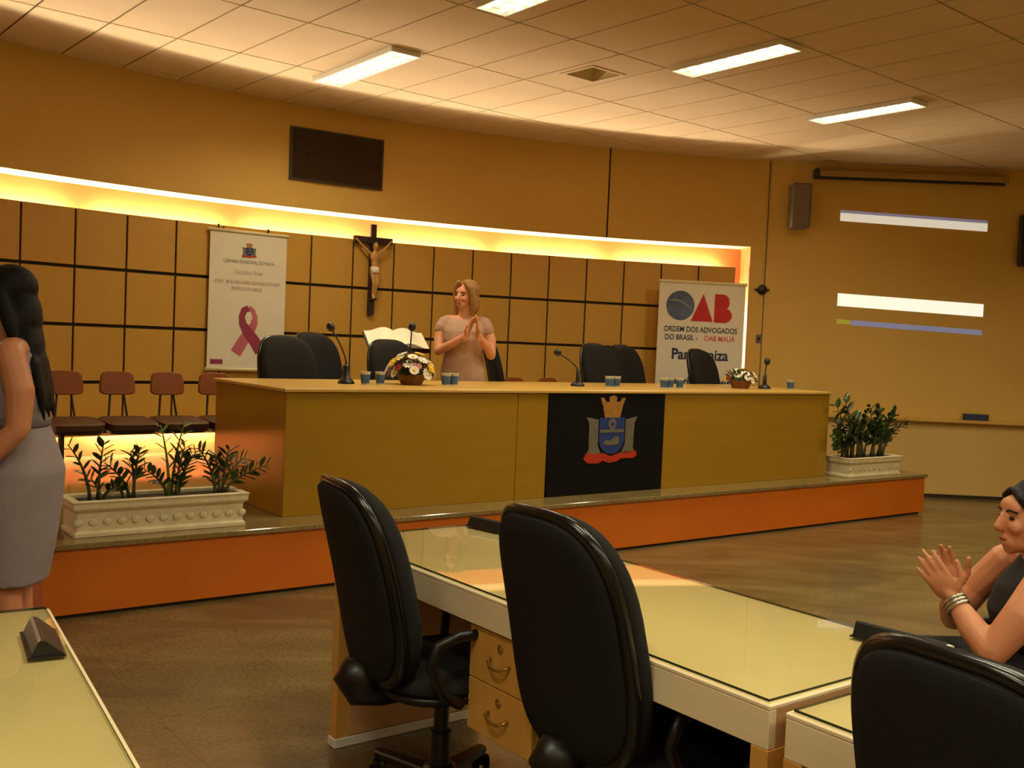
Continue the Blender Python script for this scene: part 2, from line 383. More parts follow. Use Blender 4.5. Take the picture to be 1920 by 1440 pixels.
# joints in the plaster
for i, (a, z0, m_, w_) in enumerate(((105.9, 2.57, 'panel_gap', 0.016),)):
    struct(MB().bb(-w_ / 2, w_ / 2, -0.004, 0.01, z0, ZC).build('trim_1', m_, None, A(a, R0), arz(a)))
q0 = A(95.15, R0)
struct(MB().bb(-0.006, 0.006, -0.003, 0.01, 0.0, ZC).build('trim_2', 'speaker', None, A(95.3, R0), arz(95.3)))

# ---- right part of the front wall, straight
d = Vector((XR - q0.x, 10.66 - q0.y, 0)); RZ = math.atan2(d.y, d.x); LW = d.length
def RW(x, z, off=0.0):                               # world x on the straight wall, off = out of the wall
    u = (x - q0.x) / math.cos(RZ)
    return Vector((q0.x, q0.y, 0)) + Vector((math.cos(RZ), math.sin(RZ), 0)) * u + Vector((math.sin(RZ), -math.cos(RZ), 0)) * off + Vector((0, 0, z))
wall_front = struct(MB().bb(0, LW + 0.3, 0, 0.3, 0, ZC + 0.25).build('wall_front', 'wall', None, q0, RZ))
MB().bb(0.02, LW, -0.03, 0.0, 0.03, 0.80).build('wainscot', 'wall_low', wall_front)
MB().bb(0.02, LW, -0.10, 0.0, 0.80, 0.835).build('ledge', 'desk_edge', wall_front, bevel=0.006)
struct(MB().bb(0.02, LW, -0.042, -0.0301, 0.0, 0.035).build('baseboard_front', 'dark_steel', None, q0, RZ))
# ---- the rest of the shell
struct(MB().bb(XR, XR + 0.2, YR, 10.9, 0, ZC + 0.25).build('wall_right', 'wall'))
struct(MB().bb(XL - 0.2, XL, YR, 6.0, 0, ZC + 0.25).build('wall_left', 'wall'))
struct(MB().bb(XL - 0.2, XR + 0.2, YR - 0.2, YR, 0, ZC + 0.25).build('wall_rear', 'wall'))

# ---- ceiling: void above, tiles below, one recess
GA = R_(40.0); GX = Vector((math.cos(GA), math.sin(GA), 0)); GY = Vector((-math.sin(GA), math.cos(GA), 0))
A0, AS, B0, BS = 3.22, 0.465, 6.06, 1.03
def G(a, b, z=ZC): return GX * a + GY * b + Vector((0, 0, z))
ceiling = struct(MB().bb(XL - 0.2, XR + 0.2, YR - 0.2, 12.0, ZC + 0.2, ZC + 0.22).build('ceiling', 'ceil_back'))
gp = 0.006
tm = MB().bb(gp, AS - gp, gp, BS - gp, 0, 0.011).mesh('tile', 'tile', bevel=0.002)
rest = MB(); nt_ = 0
VA, VB = 4, -1                                       # the tile that holds the air outlet
for i in range(-40, 50):
    for j in range(-26, 26):
        a, b = A0 + AS * i, B0 + BS * j
        p = G(a + AS / 2, b + BS / 2)
        if p.x < XL - 0.3 or p.x > XR + 0.3 or p.y < YR - 0.3: continue
        dc = (p - CC); dc.z = 0
        if p.x < q0.x and dc.length > R0 + 0.5: continue
        if p.x >= q0.x and p.y > 11.1: continue
        if (i, j) == (VA, VB): continue
        seen = p.y > 4.9 and abs(p.x) < p.y * 0.56 + 0.6
        if seen: link('tile', tm, ceiling, G(a, b), GA); nt_ += 1
        else:
            rest.box(p + Vector((0, 0, 0.0055)), (AS - 2 * gp, BS - 2 * gp, 0.011), GA)
o = rest.build('tile_field', 'tile', ceiling); o['kind'] = 'stuff'
# air outlet set into its tile
vx, vy, hs = AS / 2, BS / 2, 0.158
mb = MB()
mb.bb(gp, AS - gp, gp, vy - hs, 0, 0.011).bb(gp, AS - gp, vy + hs, BS - gp, 0, 0.011).bb(gp, vx - hs, vy - hs, vy + hs, 0, 0.011).bb(vx + hs, AS - gp, vy - hs, vy + hs, 0, 0.011)
mb.build('tile', 'tile', ceiling, G(A0 + AS * VA, B0 + BS * VB), GA)
vent = thing('ceiling_vent', 'square air outlet recessed in the ceiling tiles between two lamps', 'vent', G(A0 + AS * VA + vx, B0 + BS * VB + vy), GA)
fr = MB()
for sx, sy, lx, ly in ((0, 1, 2 * hs + 0.03, 0.03), (0, -1, 2 * hs + 0.03, 0.03), (1, 0, 0.03, 2 * hs - 0.03), (-1, 0, 0.03, 2 * hs - 0.03)):
    fr.box((sx * hs, sy * hs, -0.003), (lx, ly, 0.006))
fr.build('frame', 'tile', vent)
mb = MB(); dz = 0.18; ti = hs * 0.92
v = [(-hs, -hs, 0), (hs, -hs, 0), (hs, hs, 0), (-hs, hs, 0), (-ti, -ti, dz), (ti, -ti, dz), (ti, ti, dz), (-ti, ti, dz)]
for i in range(4):
    j = (i + 1) % 4; m2 = MB(); n = Vector(((v[i][0] + v[j][0]), (v[i][1] + v[j][1]), 0)).normalized() * 0.004
    ps = [v[i], v[j], v[4 + j], v[4 + i]]
    m2.loft([[Vector(q) for q in ps], [Vector(q) + n for q in ps]]); m2.build('throat_side', 'soffit', vent)
MB().bb(-ti, ti, -ti, ti, dz, dz + 0.01).build('damper', 'panel_gap', vent)

# ---- stage platform
st_ = struct(bpy.data.objects.new('stage_platform', None)); col.objects.link(st_); st_.location = W(0, 0); st_.rotation_euler = (0, 0, TH)
cs, ct = (CC - P0).dot(E1), (CC - P0).dot(E2)
def wall_t(s, r): return ct + math.sqrt(r * r - (s - cs) ** 2)
poly = [(-0.02, -0.05), (7.77, -0.05)] + [(s, wall_t(s, 9.79)) for s in [7.77 - 7.79 * i / 24 for i in range(25)]]
MB().prism(poly, ZP - 0.03, ZP).build('platform_top', 'stage_top', st_, bevel=0.004)
ring = [(0.0, -0.03), (7.75, -0.03)] + [(s, wall_t(s, 9.79)) for s in [7.75 - 7.75 * i / 24 for i in range(25)]]
MB().prism(ring, 0.02, ZP - 0.03).build('riser', 'riser', st_)
ring2 = [(0.03, 0.0), (7.72, 0.0), (7.72, wall_t(7.72, 9.78)), (0.03, wall_t(0.03, 9.78))]
MB().prism(ring2, 0.0, 0.02).build('plinth', 'dark_steel', st_)

# ================================================================== CEILING LAMPS
def lamp(loc, L, rz, label):
    t = thing('fluorescent_light', label, 'ceiling light', Vector(loc) - Vector((0, 0, 0.001)), rz, 'fluorescent ceiling lights')
    w = 0.24; h = 0.035
    mb = MB()
    mb.bb(-L / 2, L / 2, -w / 2, -w / 2 + 0.012, -h, 0).bb(-L / 2, L / 2, w / 2 - 0.012, w / 2, -h, 0)
    mb.bb(-L / 2, -L / 2 + 0.012, -w / 2 + 0.012, w / 2 - 0.012, -h, 0).bb(L / 2 - 0.012, L / 2, -w / 2 + 0.012, w / 2 - 0.012, -h, 0)
    mb.build('housing', 'lamp_white', t)
    MB().bb(-L / 2 + 0.012, L / 2 - 0.012, -w / 2 + 0.012, w / 2 - 0.012, -0.006, -0.001).build('reflector', 'lamp_white', t)
    for y in (-0.055, 0.055):
        MB().tube([(-L / 2 + 0.04, y, -0.020), (L / 2 - 0.04, y, -0.020)], 0.013, 6).build('tube', 'tube', t)
    ld = bpy.data.lights.new('lamp_light', 'AREA'); ld.shape = 'RECTANGLE'; ld.size = L - 0.08; ld.size_y = w - 0.06
    ld.energy = LAMP_WATTS; ld.color = TUBE_COLOR; ld.spread = R_(150)
    lo = bpy.data.objects.new('lamp_light', ld); col.objects.link(lo); lo.parent = t; lo.location = (0, 0, -h - 0.006)
    n = int(L / 0.11)
    sl = MB().bb(-0.002, 0.002, -w / 2 + 0.012, w / 2 - 0.012, -h - 0.004, -0.022 + 0.0).mesh('louver_blade', 'lamp_white')
    for i in range(1, n): link('louver_blade', sl, t, (-L / 2 + L * i / n, 0, 0))
    return t
LRZ = R_(-52.5)
lamp((-1.215, 7.705, ZC), 1.22, LRZ, 'lit fluorescent ceiling light above the brown wall grille')
lamp((0.12, 5.78, ZC), 1.15, LRZ, 'lit fluorescent ceiling light cut by the top edge of the picture')
lamp((1.43, 7.06, ZC), 0.97, LRZ, 'lit fluorescent ceiling light with toothed louvre, right of the air outlet')
lamp((2.795, 8.395, ZC), 0.97, LRZ, 'lit fluorescent ceiling light nearest the projection screen housing')
rowd = Vector((1.33, 1.33, 0)); nxt = Vector((1.9, -2.3, 0))
base_ = Vector((1.43, 7.06, ZC))
for r in range(1, 4):
    for c in range(-4, 4):
        p = base_ + nxt * r + rowd * c
        if p.x < XL + 0.7 or p.x > XR - 0.7 or p.y < YR + 0.7: continue
        if p.y > 3.6 and abs(p.x) < 0.55 * p.y: continue
        lamp(p, 1.15, LRZ, 'lit fluorescent ceiling light in the rows over the seats')

# ================================================================== THE LONG DESK
desk = thing('council_desk', 'long yellow laminate council desk with a black crest panel on its front', 'desk', W(1.35, 0.22, ZP), TH)
DL, DD, DH = 5.2, 1.10, 0.757
MB().bb(-0.02, DL + 0.02, -0.02, DD + 0.01, DH - 0.022, DH).build('desk_top', 'desk_edge', desk, bevel=0.004)
for x0, x1 in ((0.0, 1.70), (1.704, 1.968), (3.122, DL)):
    MB().bb(x0, x1, 0.0, 0.025, 0.0, DH - 0.022).build('front_panel', 'desk', desk, bevel=0.002)
bp = MB().bb(1.972, 3.118, -0.006, 0.025, 0.0, DH - 0.022).build('black_panel', 'black_panel', desk, bevel=0.002)
for x in (0.0, DL - 0.025): MB().bb(x, x + 0.025, 0.025, DD, 0.0, DH - 0.022).build('side_panel', 'desk', desk, bevel=0.002)
MB().bb(1.9, 1.925, 0.03, DD - 0.2, 0, DH - 0.022).build('inner_support', 'desk', desk)
MB().bb(3.3, 3.325, 0.03, DD - 0.2, 0, DH - 0.022).build('inner_support', 'desk', desk)
def crest(parent, cx, cz, w, y, kx=1.0):
    """municipal arms: crown over a blue shield between two grey columns on a red ribbon; w = overall width"""
    k = w / 0.53
    def P(pts): return [(cx + p[0] * k * kx, cz + p[1] * k) for p in pts]
    def pc(n, m_, pts, d): MB().prism(P(pts), y - d, y, 'y').build(n, m_, parent)
    d = 0.004
    pc('crown', 'crest_gold', [(-.075, .10), (.075, .10), (.10, .19), (.125, .245), (.09, .245), (.07, .215), (.035, .215), (.04, .25), (.0, .265), (-.04, .25), (-.035, .215), (-.07, .215), (-.09, .245), (-.125, .245), (-.10, .19)], d)
    sh = [(-.125, .10), (.125, .10), (.125, -.06)] + [(.125 * math.cos(a), -.06 - .11 * math.sin(a)) for a in [PI * i / 10 for i in range(1, 10)]] + [(-.125, -.06)]
    pc('shield', 'crest_blue', sh, d)
    for s in (-1, 1): pc('column', 'crest_grey', [(s * .135, .085), (s * .255, .105), (s * .225, .06), (s * .22, -.13), (s * .235, -.155), (s * .10, -.17), (s * .135, -.10)], d)
    pc('band', 'crest_grey', [(-.12, -.01), (.12, -.01), (.12, .012), (-.12, .012)], d * 1.6)
    ro = [(.045 * math.cos(2 * PI * i / 16) * (1 if i % 2 else .82), .052 + .045 * math.sin(2 * PI * i / 16) * (1 if i % 2 else .82)) for i in range(16)]
    pc('roundel', 'crest_grey', ro, d * 1.7)
    pc('roundel_core', 'crest_blue', [(.016 * math.cos(2 * PI * i / 10), .052 + .016 * math.sin(2 * PI * i / 10)) for i in range(10)], d * 2.2)
    pc('landscape', 'crest_grey', [(-.085, -.09), (-.06, -.065), (-.01, -.07), (.02, -.045), (.06, -.04), (.075, -.07), (.07, -.10), (-.04, -.105)], d * 1.6)
    pc('ribbon', 'crest_red', [(-.265, -.20), (-.24, -.155), (-.13, -.165), (-.08, -.16), (.0, -.185), (.08, -.165), (.13, -.155), (.25, -.15), (.265, -.185), (.23, -.205), (.10, -.205), (.06, -.225), (-.02, -.235), (-.08, -.215), (-.12, -.235), (-.23, -.23)], d)
crest(bp, 2.575, 0.458, 0.53, -0.006)

# ================================================================== HIGH-BACK CHAIR
def outline(w, h, n=40, e=2.6, taper=0.0):
    pts = []
    for i in range(n):
        t = 2 * PI * i / n; c, s_ = math.cos(t), math.sin(t)
        x = math.copysign(abs(c) ** (2 / e), c); y = math.copysign(abs(s_) ** (2 / e), s_)
        pts.append((x * w / 2 * (1 + taper * y), y * h / 2))
    return pts
def pad(mb, ol, layers, fn):
    """loft of scaled outlines: layers = (scale, depth)"""
    rings = []
    for sc_, dp in layers:
        rings.append([Vector(fn(p[0] * sc_, p[1] * sc_, dp)) for p in ol])
    return mb.loft(rings)
def make_chair():
    t = thing('office_chair', 'black chair', 'chair', (0, 0, 0), 0, 'chairs')
    BH = 0.62; zc = 0.745
    def bend(y, z, dp):                                # backrest: dp forward; leans back, hugs the sitter
        zz = z / (BH / 2)
        x = -0.275 - 0.070 * zz - 0.018 * (zz * zz) + 0.55 * y * y
        return (x + dp, y, zc + z)
    ol = outline(0.46, BH, 48, 3.3, -0.03)
    mb = MB(); pad(mb, ol, [(0.05, 0.070), (0.35, 0.070), (0.62, 0.069), (0.80, 0.066), (0.90, 0.056), (0.965, 0.036), (0.985, 0.010), (0.97, -0.004), (0.90, -0.006), (0.6, -0.006), (0.3, -0.006), (0.05, -0.006)], bend)
    mb.build('backrest', 'fabric', t, smooth=True)
    mb = MB(); pad(mb, ol, [(0.05, -0.007), (0.4, -0.007), (0.7, -0.007), (0.94, -0.006), (1.0, -0.006), (1.018, -0.014), (1.012, -0.026), (0.985, -0.034), (0.955, -0.036), (0.93, -0.035), (0.6, -0.035), (0.3, -0.035), (0.05, -0.035)], bend)
    mb.build('back_rim', 'black_gloss', t, smooth=True)
    mb = MB(); pad(mb, ol, [(0.05, -0.036), (0.3, -0.036), (0.6, -0.036), (0.90, -0.036), (0.945, -0.037), (0.925, -0.046), (0.80, -0.052), (0.55, -0.055), (0.3, -0.056), (0.05, -0.056)], bend)
    mb.build('back_cover', 'fabric', t, smooth=True)
    so = outline(0.49, 0.49, 40, 3.2)
    def sb(y, x, dp): return (x + 0.01, y, 0.445 + dp - 0.02 * max(0, x / 0.245) ** 3)
    mb = MB(); pad(mb, so, [(0.05, 0.044), (0.4, 0.044), (0.8, 0.040), (0.94, 0.028), (1.0, 0.004), (0.97, -0.013), (0.8, -0.013), (0.4, -0.013), (0.05, -0.013)], sb)
    mb.build('seat', 'fabric', t, smooth=True)
    mb = MB(); pad(mb, so, [(0.05, -0.0135), (0.4, -0.0135), (0.97, -0.0135), (1.0, -0.022), (0.93, -0.042), (0.70, -0.055), (0.3, -0.058), (0.05, -0.058)], sb)
    mb.build('seat_shell', 'black', t, smooth=True)
    mb = MB(); mb.tube([(-0.02, 0, 0.392), (-0.20, 0, 0.385), (-0.265, 0, 0.40), (-0.292, 0, 0.45), (-0.285, 0, 0.50)], [0.030, 0.034, 0.042, 0.044, 0.026], 14, flat=1.5)
    mb.build('back_bracket', 'black', t, smooth=True)
    MB().lathe([(0.05, 0.35), (0.05, 0.385)], 12).build('mechanism', 'black', t)
    MB().lathe([(0.033, 0.10), (0.033, 0.24), (0.024, 0.242), (0.024, 0.37)], 14).build('gas_column', 'black', t, smooth=True, auto=40)
    arm = MB()
    arm.prism([(0.03, -0.032), (0.30, -0.02), (0.31, 0.0), (0.30, 0.02), (0.03, 0.032)], -0.014, 0.014)
    am = arm.mesh('base_arm', 'black', bevel=0.006)
    MB().lathe([(0.045, 0.075), (0.055, 0.09), (0.05, 0.125), (0.035, 0.135)], 14).build('hub', 'black', t, smooth=True)
    cast = MB()
    for y in (-0.018, 0.018):
        ring = []
        for yy, r in ((y - 0.010, 0.018), (y - 0.008, 0.026), (y + 0.008, 0.026), (y + 0.010, 0.018)):
            ring.append([(r * math.cos(2 * PI * i / 12), yy, 0.027 + r * math.sin(2 * PI * i / 12)) for i in range(12)])
        cast.loft(ring)
    cast.bb(-0.010, 0.010, -0.012, 0.012, 0.02, 0.075)
    cm = cast.mesh('caster', 'black_gloss')
    for k_ in range(5):
        a = R_(36 + 72 * k_)
        o = link('base_arm', am, t, (0, 0, 0.098), rot=(0, R_(5), a))
        link('caster', cm, t, (0.295 * math.cos(a), 0.295 * math.sin(a), 0), a + 0.7)
    for s in (-1, 1):
        pts = [(0.08, s * 0.19, 0.405), (0.095, s * 0.245, 0.415), (0.125, s * 0.262, 0.46), (0.132, s * 0.264, 0.54), (0.105, s * 0.264, 0.605), (0.03, s * 0.264, 0.625), (-0.08, s * 0.264, 0.622), (-0.145, s * 0.262, 0.600), (-0.165, s * 0.258, 0.54), (-0.12, s * 0.254, 0.45), (-0.06, s * 0.245, 0.415), (-0.04, s * 0.19, 0.405)]
        MB().tube(pts, 0.014, 8, flat=1.3).build('armrest', 'black', t, smooth=True)
    return t
chair = make_chair(); cst = {}
GF = 'black high-back office chairs at the front desks'; GP = 'black high-back chairs behind the council desk'
def chair_at(s, t, face, label, group, z=0.0, scale=None): return place(chair, cst, W(s, t, z), face, label, group, scale)
chair_at(0.585, -2.66, TH + R_(-8), 'black high-back office chair drawn up to the far end of the glass-topped desk', GF, 0, (1, 1, 0.985))
chair_at(0.70, -3.43, TH + R_(-2), 'black high-back office chair in the middle, its seat under the glass-topped desk', GF, 0, (1, 1, 1.015))
chair_at(0.61, -4.53, TH + R_(-6), 'black high-back office chair nearest the viewer, cut by the lower right corner', GF)
FA = TH - PI / 2
for s, t, dy, zs, lab in (
        (1.97, 1.25, 4, 1.0, 'black high-back chair behind the desk end nearest the pink-ribbon banner, frontmost of two'),
        (2.52, 1.80, 15, 1.03, 'black high-back chair half hidden behind another near the pink-ribbon banner'),
        (2.84, 1.23, 5, 1.0, 'black high-back chair in front of the open book, behind the large bouquet'),
        (4.27, 1.72, 55, 1.06, 'black high-back chair just behind the clapping woman in mauve'),
        (4.97, 1.23, 5, 1.04, 'black high-back chair, left of the touching pair between woman and white banner'),
        (5.66, 1.60, 8, 1.04, 'black high-back chair, right of the touching pair between woman and white banner'),
        (6.34, 1.22, 12, 1.03, 'black high-back chair standing in front of the white banner with red letters')):
    chair_at(s, t, FA + R_(dy), lab, GP, ZP, (1, 1, zs))

# ================================================================== FRONT DESKS
def make_table():
    t = thing('office_desk', 'desk', 'desk', (0, 0, 0), 0, 'glass-topped front desks')
    D, L = 0.68, 1.90                                 # x depth, y runs from the far end (0) towards -L
    MB().bb(0, D, -L, 0, 0.730, 0.742).build('desk_top', 'apron', t, bevel=0.003)
    MB().bb(0.008, D - 0.008, -L + 0.008, -0.008, 0.742, 0.7435).build('top_sheet', 'table', t)
    g = MB(); x0, x1, y0, y1, z0, z1 = 0.012, D - 0.012, -L + 0.012, -0.012, 0.7440, 0.7500
    v = [(x0, y0, z0), (x1, y0, z0), (x1, y1, z0), (x0, y1, z0), (x0, y0, z1), (x1, y0, z1), (x1, y1, z1), (x0, y1, z1)]
    g.add(v, [(4, 5, 6, 7)], 0); g.add(v, [(0, 1, 5, 4), (1, 2, 6, 5), (2, 3, 7, 6), (3, 0, 4, 7)], 1)
    g.build('glass_plate', ['glass', 'glass_edge'], t)
    MB().bb(0.001, 0.026, -L + 0.001, -0.001, 0.648, 0.730).build('apron', 'apron', t, bevel=0.002)
    for y in (-L + 0.001, -0.021): MB().bb(0.026, D - 0.03, y, y + 0.02, 0.648, 0.730).build('end_apron', 'inner', t, bevel=0.001)
    MB().bb(D - 0.034, D - 0.012, -L + 0.045, -0.045, 0.25, 0.730).build('modesty_panel', 'inner', t)
    for y in (-0.045, -L):
        MB().bb(0.0, D - 0.06, y, y + 0.045, 0.035, 0.648).build('end_panel', ['ped'], t, bevel=0.002)
        MB().bb(-0.004, D - 0.056, y - 0.004, y + 0.049, 0.0, 0.035).build('foot_rail', 'white', t, bevel=0.003)
    MB().bb(0.05, D - 0.06, -0.050, -0.045, 0.04, 0.645).build('inner_lining', 'inner', t)
    r = MB().bb(0.06, D - 0.07, -0.058, -0.050, 0.50, 0.535).build('bracket_rail', 'white', t)
    for x in (0.2, 0.42): MB().lathe([(0.006, 0), (0.004, 0.003)], 8).build('screw', 'dark_steel', r, (x, -0.058, 0.517)).rotation_euler = (PI / 2, 0, 0)
    yc = -0.97; w = 0.30
    MB().bb(0.032, 0.50, yc - w / 2, yc + w / 2, 0.335, 0.648).build('pedestal', 'ped', t, bevel=0.002)
    for z0, z1 in ((0.338, 0.487), (0.490, 0.640)):
        dr = MB().bb(0.014, 0.032, yc - w / 2 + 0.001, yc + w / 2 - 0.001, z0, z1).build('drawer', 'ped', t, bevel=0.002)
        zh = (z0 + z1) / 2 - 0.012
        MB().tube([(0.014, yc - 0.045, zh + 0.014), (0.0, yc - 0.042, zh + 0.008), (-0.008, yc - 0.02, zh), (-0.009, yc, zh - 0.002), (-0.008, yc + 0.02, zh), (0.0, yc + 0.042, zh + 0.008), (0.014, yc + 0.045, zh + 0.014)], 0.005, 8).build('handle', 'brass', dr, smooth=True)
        lk = MB().lathe([(0.012, 0), (0.012, 0.006), (0.006, 0.010)], 12).build('lock', 'brass', dr, (0.016, yc, z1 - 0.035), smooth=True, auto=40); lk.rotation_euler = (0, -PI / 2, 0)
    return t
tab = make_table(); tst = {}
place(tab, tst, W(0.505, -2.07), TH, 'beige desk with glass top and drawers under it, in the middle foreground', 'glass-topped front desks')
place(tab, tst, W(0.505, -4.008), TH, 'beige glass-topped desk nearest the lower right corner, behind the nearest chair', 'glass-topped front desks')
# the left one: its right-hand long side runs from (-1.16, 2.51) towards the viewer
la = R_(-58.0 + 90.0); e1l = Vector((math.cos(la), math.sin(la), 0))
pl = Vector((-1.135, 2.515, 0)) - e1l * 0.68
place(tab, tst, pl, la, 'pale glass-topped desk in the lower left corner', 'glass-topped front desks')

# nameplates: slanted black plates on the desks
def nameplate(loc, rz, L, label, card=True):
    t = thing('nameplate', label, 'nameplate', loc, rz, 'black desk nameplates')
    pr = [(-0.035, 0.0), (0.03, 0.0), (0.033, 0.004), (-0.005, 0.036), (-0.014, 0.038), (-0.020, 0.034)]
    v0 = [Vector((-L / 2, p[0], p[1])) for p in pr]; v1 = [Vector((L / 2, p[0], p[1])) for p in pr]
    MB().loft([v0, v1]).build('plate', 'black', t)
    MB().bb(-L / 2 - 0.004, L / 2 + 0.004, -0.040, 0.036, 0.0, 0.004).build('foot', 'black_gloss', t)
    if card:
        v0 = [Vector((L / 2, p[0] * .8, p[1] * .9)) for p in pr]; v1 = [Vector((L / 2 + 0.012, p[0] * .8, p[1] * .9)) for p in pr]
        MB().loft([v0, v1]).build('end_cap', 'white', t)
    return t
nameplate(W(1.125, -3.88, 0.7505), TH - PI / 2 + R_(6), 0.23, 'black slanted nameplate with pale end, by the seated woman')
nameplate(W(1.09, -2.20, 0.7505), TH - PI / 2 + R_(10), 0.20, 'black slanted nameplate on the far end of the middle desk, behind a chair', False)
nameplate(Vector((-1.005, 2.20, 0.7505)), R_(-60), 0.20, 'small black nameplate on the edge of the lower left desk', False)

# ================================================================== WOODEN LINKED SEATS BEHIND THE DESK
def seat_row(s0, n, step, t0, label, ends=True):
    o = thing('linked_seats', label, 'seats', W(s0, t0, ZP), TH, 'rows of linked plywood seats')
    L = step * (n - 1)
    MB().bb(-step * .45, L + step * .45, -0.02, 0.04, 0.335, 0.375).build('beam', 'dark_steel', o)
    sm = MB()
    ol = outline(step * 0.97, 0.40, 24, 5)
    pad(sm, ol, [(0.9, 0.008), (1.0, 0.0), (1.0, -0.035), (0.9, -0.05)], lambda x, y, dp: (x, y, dp + 0.02 * (y / 0.2) * (1 if y < 0 else 0.2)))
    smm = sm.mesh('seat', 'seat_brown', smooth=True, auto=35)
    su = MB(); pad(su, ol, [(0.97, -0.02), (0.97, -0.06), (0.85, -0.085)], lambda x, y, dp: (x, y, dp)); summ = su.mesh('seat_underside', 'dark_steel', smooth=True, auto=35)
    bm_ = MB(); ob = outline(0.245, 0.17, 28, 5, -0.07)
    pad(bm_, ob, [(0.93, -0.010), (1.0, -0.004), (1.0, 0.004), (0.93, 0.010)], lambda x, z, dp: (x, dp + 0.5 * x * x, z)); bmm = bm_.mesh('backrest', 'plywood', smooth=True, auto=35)
    for i in range(n):
        x = step * i
        link('seat', smm, o, (x, -0.02, 0.425)); link('seat_underside', summ, o, (x, -0.02, 0.425))
        link('backrest', bmm, o, (x, 0.255, 0.665), rot=(R_(-8), 0, 0))
        for dx in (-0.045, 0.045):
            MB().tube([(x + dx * 1.5, 0.12, 0.36), (x + dx * 1.5, 0.22, 0.40), (x + dx, 0.268, 0.60), (x + dx, 0.272, 0.68)], 0.009, 6).build('back_support', 'dark_steel', o)
    for x in ((-step * .3, L + step * .3)):
        MB().bb(x - 0.016, x + 0.016, -0.16, -0.12, 0.0, 0.345).build('leg', 'dark_steel', o)
        MB().bb(x - 0.016, x + 0.016, 0.12, 0.16, 0.0, 0.345).build('leg', 'dark_steel', o)
        MB().bb(x - 0.016, x + 0.016, -0.16, 0.16, 0.335, 0.36).build('leg_bracket', 'dark_steel', o)
    return o
seat_row(0.615, 4, 0.357, 1.98, 'row of brown plywood seats left of the council desk, above the glowing strip')
seat_row(4.60, 2, 0.41, 2.05, 'two brown plywood seat backs peeping over the desk beside the clapping woman')

# ================================================================== BANNERS
def strokes(parent, cx, cz, width, h, n, matname, y=-0.0035):
    """a line of lettering too blurred to read: short upright dashes"""
    rnd = random.Random(n * 13 + int(cz * 100)); x = -width / 2; mb = MB()
    while x < width / 2:
        ww = rnd.uniform(0.35, 0.8) * width / n
        if rnd.random() > 0.12: mb.bb(cx + x, cx + x + ww, y - 0.001, y, cz - h / 2 * rnd.uniform(.7, 1), cz + h / 2 * rnd.uniform(.7, 1))
        x += width / n
    o = mb.build('blurred_lettering', matname, parent); o['kind'] = 'stuff'
def letters(parent, body, size, cx, cz, m_, xs=1.0, bold=0.0, y=-0.0045):
    o = link('lettering', text_mesh(body, size, m_, xs=xs, bold=bold), parent, (cx, y, cz)); return o
am_ = 127.95
b1 = thing('hanging_banner', 'white hanging banner with a pink ribbon, on the panelled wall', 'banner', A(am_, 9.49, 1.115), arz(am_))
BW, BHt = 0.70, 1.185
MB().bb(-BW / 2, BW / 2, -0.0015, 0.0015, 0, BHt).build('sheet', 'banner', b1)
for z in (0.0, BHt): MB().tube([(-BW / 2 - 0.015, 0, z), (BW / 2 + 0.015, 0, z)], 0.014, 10).build('rod', 'banner_rod', b1, smooth=True)
for x in (-0.28, 0.17): MB().bb(x - 0.008, x + 0.008, -0.004, 0.004, BHt, BHt + 0.05).build('hook', 'dark_steel', b1)
crest(b1, 0.0, BHt - 0.155, 0.135, -0.0025)
letters(b1, 'CÂMARA MUNICIPAL DE MAUÁ', 0.042, 0.0, BHt - 0.255, 'ink_grey', 0.78)
letters(b1, 'Outubro Rosa', 0.052, 0.0, BHt - 0.345, 'pink_pale', 0.86)
strokes(b1, 0.0, BHt - 0.43, 0.60, 0.030, 30, 'pink_pale')
strokes(b1, 0.0, BHt - 0.485, 0.30, 0.032, 15, 'pink_pale')
rb = MB()
def strip(mb, pts, wd, y):
    L_ = []; R2 = []
    for i, p in enumerate(pts):
        a = Vector(pts[max(0, i - 1)]); b = Vector(pts[min(len(pts) - 1, i + 1)]); t = (b - a).normalized(); n = Vector((-t.y, t.x))
        L_.append(Vector(p) + n * wd[i] / 2); R2.append(Vector(p) - n * wd[i] / 2)
    for i in range(len(pts) - 1):
        q = [L_[i], L_[i + 1], R2[i + 1], R2[i]]
        mb.add([(v_.x, y, v_.y) for v_ in q] + [(v_.x, y - 0.0012, v_.y) for v_ in q], [(0, 1, 2, 3), (7, 6, 5, 4), (0, 4, 5, 1), (1, 5, 6, 2), (2, 6, 7, 3), (3, 7, 4, 0)])
cx0, cz0 = 0.01, 0.52
lp = [(cx0 - .105, .14), (cx0 - .07, .20), (cx0 - .03, .27), (cx0 + .02, .335), (cx0 + .055, .40), (cx0 + .062, .46), (cx0 + .04, .515), (cx0, .535)]
MB_a = MB(); strip(MB_a, lp, [.10, .10, .095, .085, .065, .045, .04, .05], -0.0025); MB_a.build('ribbon', 'pink', b1)
lp = [(cx0 + .12, .16), (cx0 + .085, .22), (cx0 + .04, .28), (cx0 - .01, .335), (cx0 - .05, .40), (cx0 - .06, .46), (cx0 - .04, .515), (cx0, .535)]
MB_b = MB(); strip(MB_b, lp, [.10, .10, .095, .085, .065, .055, .06, .05], -0.0040); MB_b.build('ribbon', 'pink_dark', b1)
MB().bb(-0.32, -0.21, -0.004, -0.002, 0.045, 0.085).build('logo_block', 'pink_dark', b1)

